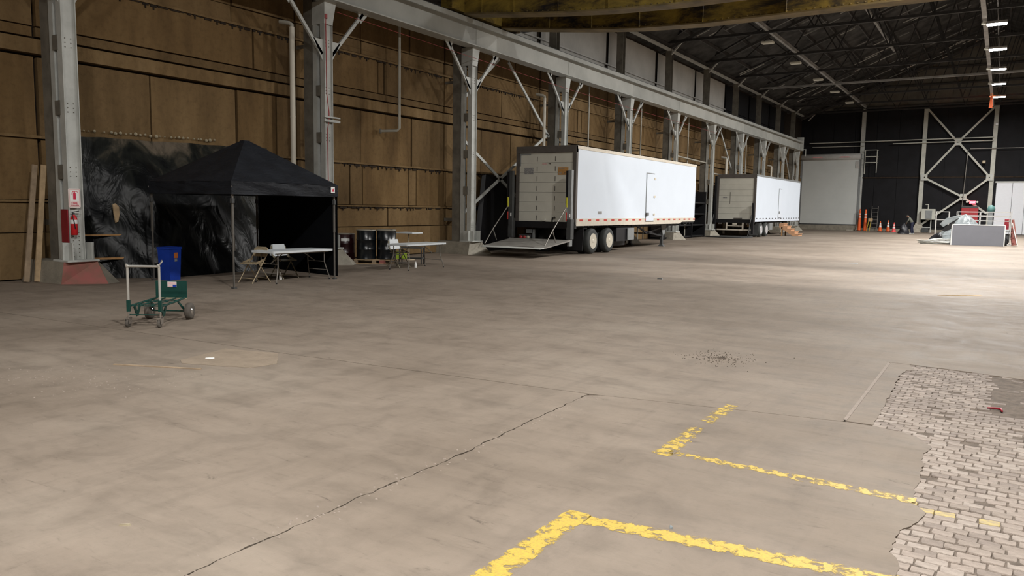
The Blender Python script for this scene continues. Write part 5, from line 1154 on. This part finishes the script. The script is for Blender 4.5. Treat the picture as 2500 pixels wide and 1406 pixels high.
for x in (-1.9, .15):
    for y in (53.02, 54.38): MB().lathe((x, y, .22), (0, 1, 0), [(0, .14), (.01, .22), (.18, .22), (.2, .14)], 18).build('wheel', 'black', t)
MB().cbox(.30, .50, 53.0, 53.3, .0, .1, .01).build('outrigger', 'roller_hood', t)
for z in (.45, .75, 1.05, 1.35): MB().bar((.42, 53.0, z), (.42, 53.6, z), .04, .04).bar((.42, 53.0, z), (.55, 53.0, z), .04, .04).build('entry_rung', 'redpaint', t)
MB().bar((.42, 53.0, .1), (.42, 53.0, 2.0), .05, .05).build('entry_post', 'roller_hood', t)
MB().cbox(.1, .42, 53.8, 54.2, .92, 1.55, .03).build('control_box', 'darkred', t)
t = root('leaning_boards', (.6, 53.5, 0), 0, 'white and red boards leaning at the right end of the lift', 'board')
MB().bar((.82, 53.2, .03), (.48, 53.2, 1.35), .08, .05).build('white_board', 'white', t)
MB().bar((.68, 53.5, .03), (.42, 53.5, 1.5), .3, .03).build('red_board', 'redpaint', t)
t = root('rolled_tarp', (-.4, 53.8, 1.6), 0, 'teal covered bundle hung on the lift rail', 'tarpaulin')
MB().lathe((-.62, 53.8, 1.93), (0, 0, 1), [(0, .12), (.05, .20), (.2, .21), (.35, .15), (.42, .05)], 10).build('bundle', 'teal', t)
MB().cbox(-.75, -.5, 53.7, 53.95, 1.0, 1.95, .03).build('bundle_base', 'midgrey', t)
t = root('guard_rail_frame', (-3.4, 60, 0), 0, 'pale guard rail frame standing left of the slate panel', 'railing')
for x in (-3.72, -2.98): MB().bar((x, 58, 0 if x < -3.5 else .9), (x, 58, 1.95), .07, .07).build('rail_post', 'roller_hood', t)
for z in (1.93, 1.4): MB().bar((-3.72, 58, z), (-2.98, 58, z), .05, .05).build('guard_rail', 'roller_hood', t)
MB().bar((-2.98, 58, 0), (-2.98, 58, .95), .06, .06).build('rail_post', 'grey_tube', t)
# heap of clear plastic over a frame, dark net, hose pile
def heap(name, loc, rx, ry, rz_, mt, label, cat, seed, cat2=None, nu=26, nv=12, sharp=1.0, kind=None):
    rr = random.Random(seed); q = [(rr.randint(1, 6), rr.uniform(0, 6), rr.uniform(1, 6)) for _ in range(8)]; vs = []
    for j in range(nv + 1):
        for i in range(nu):
            a = 2 * PI * i / nu; v_ = j / nv; h = sum(math.sin(k[0] * a + k[1] + k[2] * v_ * 2) for k in q) / 4
            r_ = (1 - v_ ** 2.2) * (1 + .18 * h); z = v_ ** sharp * rz_ * (1 + .12 * h * (1 - v_))
            vs.append((r_ * rx * math.cos(a), r_ * ry * math.sin(a), max(z, .003)))
    mb = MB().add(vs, [(j * nu + i, j * nu + (i + 1) % nu, (j + 1) * nu + (i + 1) % nu, (j + 1) * nu + i) for j in range(nv) for i in range(nu)], False)
    t = root(name, loc, 0, label, cat); mb.build('folds', mt, t, local=True); return t
heap('plastic_heap', (-1.85, 52.4, .0), 1.15, .42, 1.80, 'clear_plastic', 'milky plastic film draped in a peak over the slate panel', 'plastic sheet', 3, sharp=.9)
t = root('folded_film', (-2.75, 52.3, 1.2), 0, 'folded milky plastic flap hanging left of the peak', 'plastic sheet')
MB().loft([(-3.15, 52.2, 1.18), (-2.95, 52.2, 1.02), (-2.2, 52.2, 1.55), (-2.25, 52.2, 1.68), (-2.85, 52.2, 1.52)], [(-3.10, 52.5, 1.20), (-2.95, 52.5, 1.04), (-2.15, 52.5, 1.6), (-2.2, 52.5, 1.72), (-2.8, 52.5, 1.55)]).build('flap', 'clear_plastic', t)
MB().loft([(-3.0, 52.25, .85), (-2.85, 52.25, .70), (-2.3, 52.25, 1.0), (-2.35, 52.25, 1.5)], [(-3.0, 52.5, .85), (-2.85, 52.5, .70), (-2.3, 52.5, 1.0), (-2.35, 52.5, 1.5)]).build('dark_lining', 'black', t)
heap('netting_heap', (-3.05, 53.3, .0), .75, .5, .74, 'black', 'dark netting heap left of the slate panel', 'netting', 8)
t = root('hose_coil', (-3.45, 52.0, 0), 0, 'flat pile of pale striped hoses left of the slate panel', 'hose')
rr = random.Random(4)
for k in range(9):
    a = rr.uniform(.5, .95); b_ = rr.uniform(.2, .42); cx_, cy_ = rr.uniform(-.25, .35), rr.uniform(-.12, .12)
    MB().tube([(cx_ + a * math.cos(q * .5), cy_ + b_ * math.sin(q * .5), .03 + .035 * k * (.6 if math.cos(q * .5) < 0 else 1)) for q in range(13)], .028, 6).build('hose_loop', 'roller_hood' if k % 2 else 'steel', t, local=True)
# ---------------------------------------------------------------- debris on the floor
def bit(name, x, y, size, mt, label, cat, rz=0.0, h=.02, kindof=0):
    t = root(name, (x, y, 0), rz, label, cat); a, b_ = size
    MB().loft([(-a, -b_, 0), (a * .8, -b_, 0), (a, b_ * .6, 0), (-a * .7, b_, 0)], [(-a * .8, -b_ * .7, h), (a * .7, -b_ * .6, h * .8), (a * .8, b_ * .4, h), (-a * .5, b_ * .8, h * .6)]).build('piece', mt, t, local=True)
bit('paper_scrap', -7.44, 5.37, (.05, .03), 'white', 'white paper scrap on the pale floor patch left of the crack', 'paper', .4, .012)
bit('wood_chip', -3.90, 2.26, (.032, .009), 'foam', 'small pale chip lying on the bare floor at the lower left', 'debris', .5, .012)
bit('glass_shard', -1.43, 3.93, (.016, .010), 'clear_plastic', 'grey shard lying beside the nearest long yellow line', 'debris', 2.1, .012)
bit('lath_strip', -.66, 19.2, (.52, .035), 'wood', 'pale wooden lath lying on the floor at the right', 'lumber', .5, .02)
bit('dark_rag', -7.26, 18.45, (.07, .05), 'darkgrey', 'tiny dark rag on the floor in front of the long trailer', 'rag', .2, .02)
bit('water_puddle', -4.3, 29.0, (.16, .08), 'clear_plastic', 'small bright plastic scrap far out on the floor', 'debris', .1, .01)
t = root('red_strap', (.03, 8.08, 0), 0, 'bent dark red plastic strap lying on the pavers', 'strap')
MB().tube([(-.03, .02, .008), (.03, .03, .010), (.075, .01, .012), (.085, -.05, .008)], [.008, .011, .013, .009], 6).build('strap_piece', 'darkred', t, local=True)

# ================================================================== PERSON
def person():
    t = root('person', (-6.75, 76.3, 0), 0, 'person in a grey green hoodie and dark jeans bending over a black bag', 'person')
    # skeleton: hips, torso bending toward -X, legs, arms (local metres)
    J = {'hip': (0, 0, .93), 'waist': (-.03, 0, 1.06), 'chest': (-.13, 0, 1.30), 'neck': (-.27, -.01, 1.47), 'headc': (-.36, -.02, 1.55),
         'hl': (.01, -.10, .80), 'kl': (-.02, -.10, .49), 'al': (.02, -.11, .09), 'tl': (-.15, -.13, .04),
         'hr': (.02, .10, .80), 'kr': (.05, .12, .49), 'ar': (.14, .13, .09), 'tr': (-.02, .15, .04),
         'sl': (-.19, -.18, 1.39), 'el': (-.30, -.21, 1.14), 'wl': (-.42, -.14, .93), 'sr': (-.19, .18, 1.39), 'er': (-.28, .22, 1.13), 'wr': (-.41, .12, .92)}
    def skin(name, mt, nodes, edges, rad, parent=t, lv=1):
        idx = {n_: i for i, n_ in enumerate(nodes)}; me = bpy.data.meshes.new(name)
        me.from_pydata([J[n_] for n_ in nodes], [(idx[a], idx[b_]) for a, b_ in edges], []); me.materials.append(M[mt])
        o = put(me, name, parent, local=True)
        md_ = o.modifiers.new('skin', 'SKIN'); md_.use_smooth_shade = True; sb = o.modifiers.new('sub', 'SUBSURF'); sb.levels = lv; sb.render_levels = lv
        for i, n_ in enumerate(nodes): r_ = rad[n_]; me.skin_vertices[0].data[i].radius = (r_, r_) if not isinstance(r_, tuple) else r_
        me.skin_vertices[0].data[0].use_root = True
        return o
    body = ['hip', 'waist', 'chest', 'neck', 'hl', 'kl', 'al', 'hr', 'kr', 'ar', 'sl', 'el', 'wl', 'sr', 'er', 'wr']
    ed = [('hip', 'waist'), ('waist', 'chest'), ('chest', 'neck'), ('hip', 'hl'), ('hl', 'kl'), ('kl', 'al'), ('hip', 'hr'), ('hr', 'kr'), ('kr', 'ar'), ('chest', 'sl'), ('sl', 'el'), ('el', 'wl'), ('chest', 'sr'), ('sr', 'er'), ('er', 'wr')]
    rd = {'hip': .10, 'waist': .095, 'chest': .07, 'neck': .050, 'hl': .075, 'kl': .055, 'al': .038, 'hr': .075, 'kr': .055, 'ar': .038, 'sl': .032, 'el': .030, 'wl': .028, 'sr': .032, 'er': .030, 'wr': .028}
    skin('body', 'skin', body, ed, rd)
    J['cl'] = (-.40, -.15, .97); J['cr'] = (-.39, .13, .96)
    skin('hoodie', 'hoodie', ['hip', 'waist', 'chest', 'neck', 'sl', 'el', 'cl', 'sr', 'er', 'cr'], [('hip', 'waist'), ('waist', 'chest'), ('chest', 'neck'), ('chest', 'sl'), ('sl', 'el'), ('el', 'cl'), ('chest', 'sr'), ('sr', 'er'), ('er', 'cr')],
         {'hip': .160, 'waist': .172, 'chest': .195, 'neck': .080, 'sl': .085, 'el': .062, 'cl': .045, 'sr': .085, 'er': .062, 'cr': .045})
    jb = MB()
    jb.tube([(-.03, 0, 1.04), (-.01, 0, .96), (.01, 0, .88), (.015, 0, .79)], [.135, .160, .165, .12], 16)
    for hp, kn, an in (('hl', 'kl', 'al'), ('hr', 'kr', 'ar')):
        h_, k_, a_ = Vector(J[hp]), Vector(J[kn]), Vector(J[an]); q_ = Vector((h_.x, h_.y * .85, .88))
        jb.tube([q_, h_, h_.lerp(k_, .5), k_, k_.lerp(a_, .45), a_ + Vector((0, 0, -.02))], [.098, .102, .092, .078, .074, .066], 14)
    jb.build('jeans', 'denim', t, local=True)
    for a, b_ in (('al', 'tl'), ('ar', 'tr')):
        p, q = Vector(J[a]), Vector(J[b_]); MB().tube([(p.x + .07, p.y, .05), (p.x, p.y, .055), (q.x + .03, q.y, .04), (q.x - .05, q.y, .035)], [.038, .046, .040, .024], 10).build('shoe', 'roller', t, local=True)
    # head looking down toward the bag
    h = Vector(J['headc']); d = Vector((-.62, 0, -.78)); up = Vector((-.78, 0, .62)); sd = Vector((0, 1, 0)); vs = []; n1, n2 = 14, 10
    for j in range(n2 + 1):
        th = PI * j / n2
        for i in range(n1):
            ph = 2 * PI * i / n1; a = math.sin(th) * math.cos(ph); b_ = math.sin(th) * math.sin(ph); c = math.cos(th)
            k = 1 - .18 * max(0, -c) * (1 - max(0, a)); vs.append(h + d * (.098 * a * k) + sd * (.078 * b_ * k) + up * (.118 * c))
    MB().add(vs, [(j * n1 + i, j * n1 + (i + 1) % n1, (j + 1) * n1 + (i + 1) % n1, (j + 1) * n1 + i) for j in range(n2) for i in range(n1)], True).build('head', 'skin', t, local=True)
    HD = bpy.data.objects[[o.name for o in KIDS[t.name]][-1]]
    def fp(a, b_, c): return h + d * a + sd * b_ + up * c
    MB().loft([fp(.088, -.014, -.032), fp(.088, .014, -.032), fp(.090, .006, .018), fp(.090, -.006, .018)], [fp(.120, -.009, -.030), fp(.120, .009, -.030), fp(.098, .004, .018), fp(.098, -.004, .018)]).build('nose', 'skin', HD, local=True)
    MB().tube([fp(.087, -.024, -.058), fp(.094, 0, -.060), fp(.087, .024, -.058)], .006, 6).build('mouth', 'sign_fade', HD, local=True)
    for s_ in (-1, 1):
        MB().lathe(fp(.082, s_ * .032, .006), d, [(0, .012), (.008, .009), (.010, .001)], 8).build('eye', 'white', HD, local=True)
        MB().lathe(fp(.0, s_ * .076, -.008), sd * s_, [(0, .028), (.012, .026), (.016, .01)], 10).build('ear', 'skin', HD, local=True)
    hv = []
    for j in range(7):
        th = PI * .62 * j / 6
        for i in range(n1):
            ph = 2 * PI * i / n1; lim = .55 if math.cos(ph) > .3 else 1.0; tt = th * lim
            hv.append(h + d * (.106 * math.sin(tt) * math.cos(ph)) + sd * (.088 * math.sin(tt) * math.sin(ph)) + up * (.128 * math.cos(tt)))
    MB().add(hv, [(j * n1 + i, j * n1 + (i + 1) % n1, (j + 1) * n1 + (i + 1) % n1, (j + 1) * n1 + i) for j in range(6) for i in range(n1)], True).build('hair', 'hair', t, local=True)
    # hands: palm, four fingers, thumb, curled round the bag's neck
    for s_, wr in ((-1, Vector(J['wl'])), (1, Vector(J['wr']))):
        dd = (Vector((-.46, 0, .84)) - wr).normalized(); side = dd.cross(Vector((-1, 0, 0))).normalized(); fwd = side.cross(dd).normalized()
        MB().loft([wr + side * a + fwd * b_ for a, b_ in ((-.026, -.013), (.026, -.013), (.026, .013), (-.026, .013))], [wr + dd * .085 + side * a + fwd * b_ for a, b_ in ((-.040, -.013), (.040, -.013), (.040, .013), (-.040, .013))]).build('palm', 'skin', t, local=True)
        for k, ln in enumerate((.070, .078, .073, .058)):
            p = wr + dd * .08 + side * (-.031 + k * .0205)
            MB().tube([p, p + dd * ln * .45, p + dd * ln * .7 + fwd * ln * .35, p + dd * ln * .55 + fwd * ln * .65], [.0092, .0090, .0084, .0070], 6).build('finger', 'skin', t, local=True)
        p = wr + dd * .025 - side * .028
        MB().tube([p, p + dd * .03 - side * .025 + fwd * .01, p + dd * .055 - side * .022 + fwd * .035], [.012, .0105, .008], 6).build('thumb', 'skin', t, local=True)
person()
t = heap('black_bag', (-7.35, 76.25, 0), .46, .36, .98, 'bag', 'bulging black bag held by the bending person', 'bag', 12, sharp=1.2)
MB().lathe((.10, -.02, .84), (.15, 0, 1), [(0, .05), (.05, .035), (.12, .06), (.15, .05)], 10).build('gathered_neck', 'bag', t, local=True)
bpy.context.view_layer.update()
